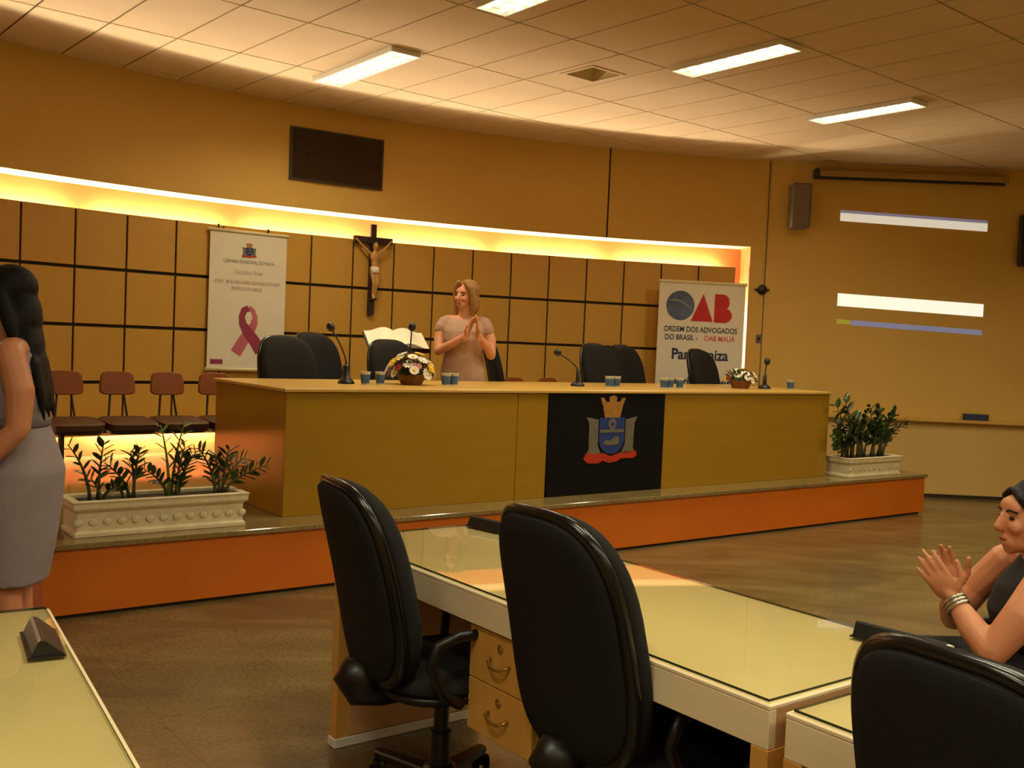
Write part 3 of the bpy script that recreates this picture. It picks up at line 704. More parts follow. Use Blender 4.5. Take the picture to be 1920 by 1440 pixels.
am2 = 99.72
b2 = thing('rollup_banner', 'white stand-up banner with blue globe and red letters, right of the stage', 'banner', A(am2, 9.33, ZP), arz(am2))
BW2, BZ = 0.935, 1.775
MB().bb(-BW2 / 2, BW2 / 2, -0.0015, 0.0015, 0.09, BZ).build('sheet', 'banner', b2)
MB().bb(-BW2 / 2 - 0.01, BW2 / 2 + 0.012, -0.012, 0.012, BZ - 0.012, BZ + 0.015).build('top_rail', 'banner_rod', b2, bevel=0.004)
MB().bb(-BW2 / 2 - 0.01, BW2 / 2 + 0.01, -0.05, 0.05, 0.0, 0.09).build('base_cassette', 'chrome', b2, bevel=0.01)
MB().tube([(0, 0.03, 0.05), (0, 0.03, BZ)], 0.008, 8).build('pole', 'chrome', b2)
def disc(r, n=32): return [(r * math.cos(2 * PI * i / n), r * math.sin(2 * PI * i / n)) for i in range(n)]
MB().prism([(p[0] - 0.236, p[1] + BZ - 0.245) for p in disc(0.152)], -0.0045, -0.0015, 'y').build('globe', 'globe', b2)
sw = MB(); strip(sw, [(-0.37, BZ - 0.20), (-0.30, BZ - 0.185), (-0.22, BZ - 0.205), (-0.15, BZ - 0.25), (-0.10, BZ - 0.285)], [.008, .02, .022, .018, .006], -0.0046); sw.build('globe_sash', 'ink_grey', b2)
MB().prism([(-0.118, BZ - 0.40), (0.122, BZ - 0.40), (0.010, BZ - 0.115)], -0.0045, -0.0015, 'y').build('letter_a', 'red', b2)
bz0, bz1 = BZ - 0.405, BZ - 0.11
bl = [(0.135, bz0), (0.265, bz0), (0.305, bz0 + .02), (0.328, bz0 + .055), (0.328, bz0 + .095), (0.305, bz0 + .13), (0.272, bz0 + .148), (0.29, bz0 + .17), (0.298, bz0 + .21), (0.285, bz1 - .03), (0.255, bz1 - .006), (0.225, bz1), (0.135, bz1)]
MB().prism(bl, -0.0045, -0.0015, 'y').build('letter_b', 'red', b2)
letters(b2, 'ORDEM DOS ADVOGADOS', 0.078, -0.005, BZ - 0.49, 'ink', 0.83, 0.0012)
letters(b2, 'DO BRASIL -', 0.078, -0.21, BZ - 0.575, 'ink', 0.83, 0.0012)
letters(b2, 'OAB MAUÁ', 0.078, 0.205, BZ - 0.575, 'red_pale', 0.83, 0.0012)
letters(b2, 'Parabeniza', 0.155, 0.0, BZ - 0.750, 'ink', 0.93, 0.004)
letters(b2, 'participantes', 0.155, 0.0, BZ - 1.035, 'ink', 0.90, 0.004)

# ================================================================== CRUCIFIX
ax = 120.8
cr = thing('crucifix', 'dark wooden crucifix with a pale carved figure on the panelled wall', 'crucifix', A(ax, 9.49, 1.652), arz(ax))
cr.rotation_euler = (0, 0, arz(ax))
MB().bb(-0.028, 0.028, -0.014, 0.03, 0, 0.84).build('post', 'cross', cr, bevel=0.003)
MB().bb(-0.192, 0.192, -0.016, 0.026, 0.660, 0.722).build('beam', 'cross', cr, bevel=0.003)
MB().bb(-0.03, 0.03, -0.06, -0.012, 0.135, 0.155).build('foot_block', 'cross', cr)
fg = MB(); y0 = -0.045
fg.ell((0.006, y0, 0.635), (0.026, 0.03, 0.036)); fg.tube([(0.002, y0, 0.61), (0.0, y0, 0.57)], 0.014, 8)
fg.ell((0, y0, 0.535), (0.042, 0.028, 0.055)); fg.ell((0.002, y0, 0.47), (0.032, 0.024, 0.06)); fg.ell((0.006, y0, 0.415), (0.04, 0.030, 0.04))
for s in (-1, 1):
    fg.tube([(s * 0.04, y0, 0.565), (s * 0.10, y0 + 0.008, 0.615), (s * 0.165, y0 + 0.02, 0.682)], [0.015, 0.012, 0.009], 8, round_ends=True)
    fg.ell((s * 0.172, y0 + 0.022, 0.69), (0.012, 0.008, 0.014))
    fg.tube([(s * 0.02, y0, 0.41), (0.012 + s * 0.018, y0 - 0.02, 0.29), (s * 0.006, y0, 0.185), (s * 0.006, y0 - 0.012, 0.155)], [0.024, 0.018, 0.012, 0.011], 8, round_ends=True)
link('corpus', union_mesh('corpus', fg, 0.005, 'corpus', 2), cr)
lc = MB(); lc.lathe([(0.036, 0.385), (0.043, 0.40), (0.043, 0.43), (0.035, 0.445)], 14, (0.006, y0, 0)); lc.build('loincloth', 'paper', cr, smooth=True)
MB().ell((0.006, y0 + 0.008, 0.648), (0.029, 0.028, 0.03)).build('hair', 'cross', cr, smooth=True)

# ================================================================== WALL FITTINGS
ag = 123.13
gr = thing('wall_grille', 'dark brown rectangular air grille high on the curved wall', 'grille', A(ag, R0 - 0.013, 2.812), arz(ag))
GW, GH = 0.905, 0.465
fm = MB(); fm.bb(-GW / 2, GW / 2, -0.02, 0.0, 0, 0.022).bb(-GW / 2, GW / 2, -0.02, 0.0, GH - 0.022, GH).bb(-GW / 2, -GW / 2 + 0.022, -0.02, 0, 0.022, GH - 0.022).bb(GW / 2 - 0.022, GW / 2, -0.02, 0, 0.022, GH - 0.022)
fm.build('frame', 'dark_steel', gr)
MB().bb(-GW / 2 + .022, GW / 2 - .022, -0.006, 0.0, 0.022, GH - 0.022).build('mesh_back', 'grille', gr)
sl = MB().box((0, -0.012, 0), (GW - 0.044, 0.010, 0.010), rot=Matrix.Rotation(R_(35), 3, 'X')).mesh('slat', 'grille')
for i in range(22): link('slat', sl, gr, (0, 0, 0.034 + i * (GH - 0.066) / 21))

sp = thing('wall_speaker', 'grey box loudspeaker high on the wall beside the screen housing', 'speaker', RW(2.93, 2.77, 0.0), RZ)
MB().bb(-0.10, 0.10, -0.20, -0.03, 0, 0.46).build('cabinet', 'speaker', sp, bevel=0.012)
MB().bb(-0.088, 0.088, -0.206, -0.200, 0.015, 0.445).build('front_cloth', 'speaker', sp, bevel=0.004)
MB().bb(-0.03, 0.03, -0.03, 0.0, 0.15, 0.32).build('bracket', 'dark_steel', sp)

ph = thing('screen_housing', 'long tan projection screen housing with a black bottom bar', 'projector screen', RW(3.08, 3.30, 0.0), RZ)
hl = 2.0
MB().bb(0.04, hl - 0.04, -0.105, -0.02, 0.022, 0.095).build('case', 'housing', ph, bevel=0.018, segs=2)
MB().bb(0.02, hl - 0.02, -0.10, -0.04, 0.0, 0.022).build('bottom_bar', 'black', ph, bevel=0.004)
MB().bb(0.0, 0.04, -0.115, 0.0, 0.005, 0.105).build('end_cap', 'black', ph, bevel=0.01)
MB().bb(hl - 0.04, hl, -0.11, 0.0, 0.005, 0.10).build('end_cap', 'housing', ph, bevel=0.01)

pj = thing('projection_glow', 'self-glowing white and lilac bars in place of a projected picture on the wall', 'projection', RW(3.39, 1.70, 0.0), RZ)  # thin emissive slabs stand in for light thrown by an unseen projector
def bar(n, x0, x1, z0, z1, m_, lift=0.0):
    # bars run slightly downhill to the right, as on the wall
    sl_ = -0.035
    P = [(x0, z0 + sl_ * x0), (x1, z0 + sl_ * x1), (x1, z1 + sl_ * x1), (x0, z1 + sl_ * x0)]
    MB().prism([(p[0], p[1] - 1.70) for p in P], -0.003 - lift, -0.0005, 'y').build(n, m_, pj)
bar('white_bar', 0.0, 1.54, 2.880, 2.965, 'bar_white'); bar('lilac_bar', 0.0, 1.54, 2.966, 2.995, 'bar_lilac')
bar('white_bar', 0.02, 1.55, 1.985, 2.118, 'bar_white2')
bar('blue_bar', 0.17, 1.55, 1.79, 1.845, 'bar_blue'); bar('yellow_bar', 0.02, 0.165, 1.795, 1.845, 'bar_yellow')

tv = thing('wall_monitor', 'black flat monitor on the wall at the right edge', 'monitor', RW(5.235, 2.47, 0.0), RZ)
MB().bb(0.0, 0.92, -0.09, -0.045, 0, 0.53).build('bezel', 'black', tv, bevel=0.008)
MB().bb(0.03, 0.89, -0.092, -0.090, 0.03, 0.50).build('screen', 'black_gloss', tv)
MB().bb(0.36, 0.56, -0.045, 0.0, 0.15, 0.38).build('bracket', 'dark_steel', tv)

se = thing('wall_sensor', 'small black dome sensor on the wall with a conduit above it', 'sensor', A(95.45, R0, 2.12), arz(95.45))
MB().lathe([(0.052, 0.0), (0.055, 0.012), (0.045, 0.035), (0.02, 0.05)], 16).build('dome', 'black', se, smooth=True).rotation_euler = (PI / 2, 0, 0)
MB().bb(-0.08, 0.08, -0.012, 0, -0.012, 0.012).build('mount', 'dark_steel', se)
MB().tube([(0, -0.008, 0.03), (0.0, -0.008, ZC - 2.12)], 0.006, 6).build('conduit', 'wall', se)
sw_ = thing('wall_switch', 'tiny dark switch plate on the wall below the dome sensor', 'switch', A(95.5, R0, 1.60), arz(95.5))
MB().bb(-0.03, 0.03, -0.008, 0, -0.045, 0.045).build('plate', 'speaker', sw_, bevel=0.003)
MB().bb(-0.012, 0.012, -0.012, -0.008, -0.018, 0.018).build('rocker', 'dark_steel', sw_)

bx = thing('blue_box', 'small dark blue box lying on the wall ledge at right', 'box', RW(4.91, 0.8355, 0.05), RZ)
MB().bb(-0.12, 0.12, -0.035, 0.035, 0, 0.05).build('body', 'blue_box', bx, bevel=0.003)
MB().bb(-0.125, 0.125, -0.038, 0.038, 0.045, 0.066).build('lid', 'blue_box', bx, bevel=0.003)

# ================================================================== THINGS ON THE COUNCIL DESK
ZD = ZP + DH
def mic(s, t, dx, dy, h, label, thick=1.0):
    o = thing('gooseneck_microphone', label, 'microphone', W(s, t, ZD), TH, 'gooseneck microphones on the council desk')
    MB().lathe([(0.055, 0), (0.055, 0.012), (0.04, 0.03), (0.018 * thick, 0.04), (0.016 * thick, 0.12), (0.008, 0.13)], 16).build('base', 'black', o, smooth=True, auto=50)
    p = [(dx * f ** 1.5, dy * f ** 1.5, 0.12 + (h - 0.15) * f) for f in (0, .25, .5, .75, 1)]
    MB().tube(p, 0.0055, 8).build('gooseneck', 'dark_steel', o, smooth=True)
    e = Vector(p[-1]); dr = (e - Vector(p[-2])).normalized()
    MB().tube([e, e + dr * 0.012, e + dr * 0.03, e + dr * 0.05, e + dr * 0.062], [0.012, 0.024, 0.028, 0.024, 0.010], 12).build('windscreen', 'black', o, smooth=True)
    return o
mic(2.02, 0.76, -0.11, 0.0, 0.375, 'gooseneck microphone with thick base leaning left, beside the foremost black chair', 1.5)
mic(2.60, 0.92, 0.01, 0.0, 0.40, 'upright gooseneck microphone in front of the open book, behind the bouquet')
mic(4.03, 0.74, -0.19, 0.0, 0.275, 'gooseneck microphone bending left, between the woman and the touching chairs')
mic(6.14, 0.62, 0.015, 0.0, 0.245, 'short gooseneck microphone at the right end of the desk, beyond the small bouquet')
def cup(s, t, label):
    o = thing('water_cup', label, 'cup', W(s, t, ZD), TH + s, 'sealed water cups on the council desk')
    MB().lathe([(0.026, 0), (0.027, 0.002), (0.0345, 0.078), (0.036, 0.080), (0.036, 0.083)], 16).build('body', 'cup_clear', o, smooth=True, auto=50)
    MB().lathe([(0.0276, 0.008), (0.0344, 0.066)], 16, cap=False).build('blue_print', 'cup_blue', o, smooth=True)
    MB().lathe([(0.038, 0.083), (0.038, 0.085)], 16).build('foil_lid', 'foil', o)
    return o
cup(2.13, 0.70, 'blue and white water cup standing alone just right of the leaning microphone')
cup(2.255, 0.72, 'blue and white water cup touching the left side of the large bouquet')
cup(2.745, 0.66, 'left one of two blue water cups in front of the clapping woman')
cup(2.825, 0.68, 'right one of two blue water cups in front of the clapping woman')
cup(4.29, 0.66, 'left one of two blue water cups in front of the touching black chairs')
cup(4.385, 0.68, 'right one of two blue water cups in front of the touching black chairs')
cup(4.80, 0.56, 'leftmost of three water cups below the lettering of the white banner')
cup(4.89, 0.58, 'middle one of three water cups below the lettering of the white banner')
cup(4.985, 0.56, 'rightmost of three water cups below the lettering of the white banner')
cup(6.42, 0.55, 'lone water cup at the right corner of the council desk')

def flower_mesh(r, n, m_):
    mb = MB()
    for i in range(n):
        a = 2 * PI * i / n; c, s = math.cos(a), math.sin(a); wv = r * 0.30
        def q(x, y, z): return (x * c - y * s, x * s + y * c, z)
        mb.add([q(r * .2, -wv * .35, 0), q(r * .65, -wv, r * .14), q(r, 0, r * .05), q(r * .65, wv, r * .14), q(r * .2, wv * .35, 0), q(r * .6, 0, r * .04), q(r * .6, 0, -r * .06)],
               [(0, 1, 5), (1, 2, 5), (2, 3, 5), (3, 4, 5), (4, 0, 5), (1, 0, 6), (2, 1, 6), (3, 2, 6), (4, 3, 6), (0, 4, 6)])
    return mb.mesh('flower', m_)
def leaf_mesh(L, w, m_):
    mb = MB(); P = [(0, 0), (.25, .8), (.55, 1), (.8, .65), (1, 0)]
    v = [(0, 0, 0)]; up_ = []; dn = []; mid = []
    for x, y in P[1:-1]:
        up_.append((x * L, y * w / 2, 0.012 * L * 4)); dn.append((x * L, -y * w / 2, 0.012 * L * 4)); mid.append((x * L, 0, 0))
    v = [(0, 0, 0)] + up_ + mid + dn + [(L, 0, -0.04 * L)]
    e = len(v) - 1
    f = [(0, 4, 1), (1, 4, 5, 2), (2, 5, 6, 3), (3, 6, e), (0, 7, 4), (7, 8, 5, 4), (8, 9, 6, 5), (9, e, 6)]
    v2 = [(x, y, z - 0.0015) for x, y, z in v]; o_ = len(v)
    mb.add(v + v2, f + [tuple(i + o_ for i in reversed(q)) for q in f])
    return mb.mesh('leaf', m_)
FM = {}
def fmesh(r, n, m_):
    k_ = (round(r, 3), n, m_)
    if k_ not in FM: FM[k_] = flower_mesh(r, n, m_)
    return FM[k_]
def bouquet(s, t, rx, h, kinds, n, label, seed):
    rnd = random.Random(seed)
    o = thing('bouquet', label, 'bouquet', W(s, t, ZD), TH, 'flower arrangements on the council desk')
    MB().lathe([(0.07, 0), (0.085, 0.03), (0.10, 0.065), (0.104, 0.07), (0.095, 0.072)], 20).build('basket', 'basket', o, smooth=True, auto=40)
    MB().ell((0, 0, 0.07), (0.095, 0.095, 0.05)).build('moss', 'leaf', o, smooth=True)
    lm = leaf_mesh(0.10, 0.032, 'leaf')
    for i in range(26):
        a = rnd.uniform(0, 2 * PI); e = rnd.uniform(-0.1, 1.0)
        link('leaf', lm, o, (0.06 * math.cos(a), 0.06 * math.sin(a), 0.07 + 0.03 * e), rot=(0, -e, a))
    for i in range(n):
        ph_ = (i + 0.5) / n; el = math.asin(min(1, 0.08 + 0.92 * ph_)); a = i * 2.399 + rnd.uniform(-.2, .2)
        k_ = rnd.uniform(0.82, 1.05)
        p = Vector((rx * math.cos(el) * math.cos(a) * k_, rx * 0.85 * math.cos(el) * math.sin(a) * k_, 0.055 + (h - 0.055) * math.sin(el) * k_))
        kd = kinds[i % len(kinds)]
        r = kd[1] * rnd.uniform(.85, 1.15)
        r = round(r / 0.004) * 0.004
        d_ = (p - Vector((0, 0, 0.03))).normalized()
        MB().tube([(p.x * .3, p.y * .3, 0.08), p - d_ * 0.004], 0.0025, 5).build('stem', 'stem', o)
        fo = link('flower', fmesh(r, kd[2], kd[0]), o, p, rot=d_.to_track_quat('Z', 'Y').to_euler())
        MB().ell((0, 0, r * .05), (r * .30, r * .30, r * .16), 10, 6).build('flower_centre', kd[3], fo, smooth=True)
    return o
KA = [('f_white', .042, 14, 'f_yellow'), ('f_pink', .036, 9, 'f_pink'), ('f_white', .046, 12, 'f_white'), ('f_yellow', .042, 13, 'f_yellow'), ('f_white', .040, 9, 'f_yellow'), ('f_red', .030, 8, 'f_red'), ('f_white', .044, 10, 'f_white')]
bouquet(2.50, 0.72, 0.175, 0.225, KA, 34, 'large mixed bouquet of white, yellow and pink flowers on the desk', 3)
KB = [('f_white', .034, 10, 'f_yellow'), ('f_yellow', .034, 10, 'f_yellow'), ('f_white', .036, 9, 'f_white'), ('f_pink', .028, 8, 'f_pink'), ('f_red', .022, 7, 'f_red')]
bouquet(5.86, 0.66, 0.165, 0.175, KB, 20, 'small bouquet of cream and yellow flowers at the right end of the desk', 9)

# open book on its stand behind the desk
bk0 = W(3.11, 1.98, ZP)
bs = thing('book_stand', 'dark lectern stand carrying the open book behind the desk', 'lectern', bk0, TH - R_(18))
MB().lathe([(0.16, 0), (0.16, 0.02), (0.03, 0.04)], 20).build('base', 'dark_steel', bs)
MB().tube([(0, 0, 0.03), (0, 0, 1.0)], 0.022, 10).build('post', 'dark_steel', bs)
tilt = Matrix.Rotation(R_(24), 3, 'X')
MB().box((0, 0, 1.035), (0.50, 0.34, 0.018), rot=tilt).build('slope', 'cross', bs)
lipc = Vector((0, 0, 1.035)) + tilt @ Vector((0, -0.165, 0.014)); MB().box(lipc, (0.50, 0.012, 0.03), rot=tilt).build('lip', 'cross', bs)
ob = thing('open_book', 'large open book with white pages lying on the dark stand', 'book', bk0 + Vector((0, 0, 1.035)), TH - R_(18))
def bookpt(x, y, z): return Vector(tilt @ Vector((x, y, z)))
def page_block(sgn):
    rings = []
    for i in range(9):
        f = i / 8; x = sgn * 0.245 * f; h = 0.014 + 0.046 * math.sin(PI * min(1, f * 1.15 + 0.08)) * (1 - 0.45 * f)
        rings.append([bookpt(x, -0.155, 0.013), bookpt(x, 0.155, 0.013), bookpt(x, 0.155, 0.013 + h), bookpt(x, -0.155, 0.013 + h)])
    return MB().loft(rings)
for s in (-1, 1): page_block(s).build('page_block', 'paper', ob)
cv = MB(); cv.box(bookpt(0, 0, 0.0113), (0.51, 0.325, 0.003), rot=tilt); cv.build('cover', 'book_cover', ob)

# ================================================================== PLANTERS
def planter(s, t, L, Wd, H, label):
    o = thing('planter', label, 'planter', W(s, t, ZP), TH, 'cast stone planters on the stage')
    prof = [(0.0, 0.0), (0.0, 0.022), (-0.012, 0.030), (-0.012, H - 0.062), (0.004, H - 0.048), (0.010, H - 0.038), (0.010, H - 0.012), (0.016, H - 0.006), (0.016, H)]
    rings = []
    def rect(d, z): return [(-d, -d, z), (L + d, -d, z), (L + d, Wd + d, z), (-d, Wd + d, z)]
    for d, z in prof: rings.append(rect(d, z))
    rings += [rect(-0.028, H), rect(-0.03, H - 0.05)]
    MB().loft(rings).build('body', 'stone', o, bevel=0.003)
    for x0, x1 in ((0.02, L - 0.02),):
        n = int((x1 - x0) / 0.07)
        rm = MB().ell((0, 0, 0), (0.024, 0.0035, 0.020), 8, 6).mesh('relief_boss', 'stone', smooth=True)
        for i in range(n + 1): link('relief_boss', rm, o, (x0 + (x1 - x0) * i / n, 0.010, 0.5 * H - 0.018))
    MB().bb(0.035, L - 0.035, 0.035, Wd - 0.035, H - 0.045, H - 0.018).build('soil', 'soil', o)
    return o
planter(0.165, 0.075, 0.90, 0.27, 0.185, 'cream stone planter box at the left end of the stage')
planter(6.66, 0.045, 0.80, 0.27, 0.175, 'cream stone planter box at the right end of the stage, beyond the desk')
LM = leaf_mesh(0.075, 0.034, 'leaf'); LMn = leaf_mesh(0.07, 0.022, 'leaf_new')
def zz(s0, t0, z0, fronds, label, seed, lm=LM):
    rnd = random.Random(seed)
    o = thing('zz_plant', label, 'plant', W(s0, t0, z0), TH, 'glossy plants in the stage planters')
    for bx_, by_, tx, ty, tz, new, dens in fronds:
        b = Vector((bx_, by_, 0)); e = Vector((tx, ty, tz)); pts = []
        for i in range(9):
            f = i / 8; p = b.lerp(e, f); bow = 0.9 * f * (1 - f)
            p = Vector((b.x + (e.x - b.x) * f ** 1.6, b.y + (e.y - b.y) * f ** 1.6, e.z * (f * (1.25 - 0.25 * f))))
            pts.append(p)
        fr_ = MB().tube(pts, [0.010 - 0.0075 * i / 8 for i in range(9)], 6).build('frond', 'leaf_new' if new else 'stem', o, smooth=True)
        n = dens
        for i in range(n):
            f = 0.28 + 0.72 * (i + 0.5) / n; k_ = min(7, int(f * 8)); ff = f * 8 - k_
            p = pts[k_].lerp(pts[k_ + 1], ff); d_ = (pts[k_ + 1] - pts[k_]).normalized()
            side = d_.cross(Vector((0, 1, 0.15))).normalized() * (1 if i % 2 else -1)
            v_ = (d_ * 0.75 + side * 0.85 + Vector((rnd.uniform(-.2, .2), rnd.uniform(-.55, .35), rnd.uniform(-.1, .2)))).normalized()
            q = v_.to_track_quat('X', 'Z').to_euler()
            l_ = link('leaf', LMn if new else lm, fr_, p, rot=(q.x + rnd.uniform(-.5, .5), q.y, q.z))
            sc_ = rnd.uniform(0.75, 1.1) * (0.75 if f > 0.9 else 1); l_.scale = (sc_, sc_, sc_)
    return o
zl = ZP + 0.165
zz(0.29, 0.21, zl, [(-0.02, 0, -.14, -.02, .30, 0, 9), (0.02, 0, .05, .02, .31, 0, 12), (0.05, .02, .13, -.03, .09, 0, 7), (0.03, -.02, -.02, .0, .12, 0, 5)], 'glossy plant with two tall fronds at the left end of the left planter', 1)
zz(0.47, 0.21, zl, [(0, 0, -.14, -.03, .20, 0, 11), (.02, 0, .05, .0, .27, 0, 14), (.03, .02, .01, .03, .25, 0, 9), (-.03, 0, -.10, -.04, .10, 0, 6)], 'bushy glossy plant second from the left in the left planter', 2)
zz(0.70, 0.21, zl, [(-.02, 0, -.07, .02, .39, 1, 8), (.0, .02, .06, .0, .41, 1, 10), (.03, 0, .12, -.03, .25, 0, 15), (.01, -.02, .06, .0, .27, 0, 14), (-.03, 0, -.17, -.03, .16, 0, 11), (.02, -.02, .02, -.02, .10, 0, 8)], 'tallest glossy plant with pale young shoots in the middle of the left planter', 3)
zz(0.96, 0.21, zl, [(-.02, 0, -.13, .0, .26, 0, 14), (.0, 0, -.02, .03, .22, 0, 12), (.02, 0, .05, .0, .25, 0, 10), (.03, 0, .27, -.03, .155, 0, 16), (.02, .02, .16, .02, .20, 0, 12), (-.03, -.02, -.06, -.02, .12, 0, 7)], 'glossy plant leaning over the right end of the left planter', 4)
fr_r = []
rr = random.Random(12)
for i in range(24):
    bx_ = -.30 + .62 * i / 23 + rr.uniform(-.03, .03); tx = bx_ * 1.45 + rr.uniform(-.12, .12); fr_r.append((bx_, rr.uniform(-.06, .06), tx, rr.uniform(-.12, .08), rr.uniform(.24, .47), 0, 10))
fr_r += [(-.26, 0, -.52, -.03, .50, 0, 10), (-.20, 0, -.36, .0, .57, 0, 11), (-.28, 0, -.58, -.06, .24, 0, 10), (-.26, 0, -.52, -.04, .15, 0, 10), (.30, 0, .72, .02, .36, 0, 3), (.28, 0, .50, -.02, .26, 0, 9), (.26, 0, .46, 0, .42, 0, 10)]
zz(7.06, 0.18, ZP + 0.155, fr_r, 'dense dark green plant filling the right planter', 5, leaf_mesh(0.105, 0.050, 'leaf'))

# ================================================================== PEOPLE
def head_into(mb, mt, sc_=1.0):
    """skull, jaw, nose, lips, ears; face looks along -y of mt"""
    def P(x, y, z): return mt @ Vector((x * sc_, y * sc_, z * sc_))
    r3 = mt.to_3x3()
    def E_(c, r): mb.ell(P(*c), tuple(q * sc_ for q in r), 16, 11, rot=r3)
    E_((0, 0.018, 0.035), (0.074, 0.092, 0.088)); E_((0, -0.022, 0.0), (0.062, 0.068, 0.085)); E_((0, -0.045, -0.058), (0.043, 0.045, 0.040))
    E_((0, -0.062, -0.085), (0.022, 0.020, 0.017)); E_((0, -0.062, 0.043), (0.052, 0.022, 0.036))
    mb.tube([P(0, -0.088, 0.022), P(0, -0.104, -0.012), P(0, -0.098, -0.020)], [0.008 * sc_, 0.013 * sc_, 0.013 * sc_], 8, round_ends=True)
    E_((0, -0.078, -0.045), (0.022, 0.012, 0.010)); E_((0, -0.076, -0.058), (0.019, 0.011, 0.009))
    for s in (-1, 1): E_((s * 0.073, 0.012, -0.002), (0.010, 0.020, 0.030)); E_((s * 0.036, -0.066, -0.012), (0.024, 0.020, 0.022))
def face_parts(parent, mt, sc_=1.0):
    def P(x, y, z): return mt @ Vector((x * sc_, y * sc_, z * sc_))
    r3 = mt.to_3x3()
    for s in (-1, 1):
        MB().ell(P(s * 0.031, -0.0755, 0.016), (0.013 * sc_, 0.007 * sc_, 0.007 * sc_), 10, 7, rot=r3).build('eye', 'eye', parent, smooth=True)
        MB().tube([P(s * 0.014, -0.082, 0.036), P(s * 0.032, -0.0825, 0.041), P(s * 0.050, -0.067, 0.034)], 0.0035 * sc_, 6).build('eyebrow', 'hair_dark', parent)
    MB().ell(P(0, -0.0860, -0.0515), (0.020 * sc_, 0.006 * sc_, 0.007 * sc_), 10, 7, rot=r3).build('mouth', 'lips', parent, smooth=True)
def hand_into(mb, wrist, d, nrm, thumb_side, curl=0.25, spread=0.05, k=1.0):
    """palm and five fingers; d = pointing direction, nrm = palm facing, thumb on the given side (+1/-1 of d x nrm)"""
    d = Vector(d).normalized(); n = Vector(nrm); n = (n - d * n.dot(d)).normalized(); sd = d.cross(n).normalized() * thumb_side
    w_ = Vector(wrist); r3 = Matrix((sd, n, d)).transposed()
    mb.ell(w_ + d * 0.048 * k, (0.040 * k, 0.015 * k, 0.052 * k), 14, 9, rot=r3)
    mb.tube([w_ - d * 0.03, w_ + d * 0.02], [0.024 * k, 0.026 * k], 10, round_ends=True, flat=0.75)
    for i, (off, L, r) in enumerate(((0.030, 0.068, 0.0085), (0.0105, 0.078, 0.009), (-0.0095, 0.072, 0.0085), (-0.029, 0.056, 0.0075))):
        b = w_ + d * (0.088 - 0.006 * abs(i - 1)) * k + sd * off * k
        dd = (d + sd * (off * spread * 40)).normalized(); c = 0.0; pts = [b - dd * 0.02 * k, b]
        for j, fl in enumerate((0.45, 0.30, 0.25)):
            c += curl * (0.6 if j == 0 else 1.0); v = (dd * math.cos(c) + n * math.sin(c)); pts.append(pts[-1] + v * L * fl * k)
        mb.tube(pts, [r * 1.1 * k, r * 1.05 * k, r * k, r * .9 * k, r * .75 * k], 8, round_ends=True)
    tb = w_ + d * 0.022 * k + sd * 0.026 * k
    mb.tube([tb, tb + (d * .55 + sd * .8).normalized() * 0.036 * k, tb + (d * .55 + sd * .8).normalized() * 0.036 * k + (d * .9 + sd * .35 + n * .15).normalized() * 0.048 * k], [0.014 * k, 0.011 * k, 0.0085 * k], 8, round_ends=True)
def MT(loc, yaw=0.0, pitch=0.0, roll=0.0):
    return Matrix.Translation(Vector(loc)) @ Matrix.Rotation(yaw, 4, 'Z') @ Matrix.Rotation(pitch, 4, 'X') @ Matrix.Rotation(roll, 4, 'Y')
def ring(cx, cy, z, rx, ry, n=28, e=2.2):
    out = []
    for i in range(n):
        a = 2 * PI * i / n; c, s = math.cos(a), math.sin(a)
        out.append((cx + rx * math.copysign(abs(c) ** (2 / e), c), cy + ry * math.copysign(abs(s) ** (2 / e), s), z))
    return out
def shoes(parent, pos, m_='black'):
    for x, y, rz in pos:
        mb = MB(); mb.ell((0, -0.06, 0.028), (0.042, 0.115, 0.030), 12, 7); mb.ell((0, 0.02, 0.035), (0.036, 0.05, 0.034), 12, 7)
        mb.build('shoe', m_, parent, (x, y, 0), rz, smooth=True)

# ---- 1: woman clapping behind the desk (faces the camera, looks to the left)
pw1 = W(3.46, 1.50, ZP)
p1 = thing('person', 'woman in a mauve short-sleeved dress clapping behind the council desk', 'person', pw1, R_(-2))
hm = MT((0.0, -0.015, 1.425), R_(-34), R_(4), R_(3))
b = MB(); head_into(b, hm, 0.98)
b.tube([(0, 0.005, 1.22), (0, -0.01, 1.36)], [0.056, 0.050], 12, round_ends=True)
b.ell((0, 0, 1.13), (0.160, 0.105, 0.13)); b.ell((0, 0.0, 0.98), (0.135, 0.10, 0.13)); b.ell((0, 0.0, 0.84), (0.165, 0.12, 0.13))
b.tube([(-0.145, 0.0, 1.225), (0.145, 0.0, 1.225)], 0.052, 10, round_ends=True)
for s in (-1, 1): b.ell((s * 0.072, -0.075, 1.10), (0.062, 0.06, 0.06))
b.tube([(-0.165, 0, 1.215), (-0.195, -0.035, 1.09), (-0.195, -0.085, 0.985)], [0.048, 0.046, 0.038], 12, round_ends=True)
b.tube([(-0.195, -0.085, 0.985), (-0.09, -0.165, 1.04), (0.035, -0.235, 1.115)], [0.038, 0.034, 0.024], 12, round_ends=True)
b.tube([(0.165, 0, 1.215), (0.215, -0.02, 1.08), (0.225, -0.055, 0.965)], [0.048, 0.046, 0.038], 12, round_ends=True)
b.tube([(0.225, -0.055, 0.965), (0.19, -0.15, 1.04), (0.13, -0.235, 1.12)], [0.038, 0.034, 0.024], 12, round_ends=True)
hand_into(b, (0.035, -0.235, 1.115), (0.34, -0.12, 0.90), (0.75, -0.3, -0.3), -1, 0.10)
hand_into(b, (0.13, -0.235, 1.12), (-0.10, -0.14, 0.95), (-0.9, -0.2, 0.0), 1, 0.10)
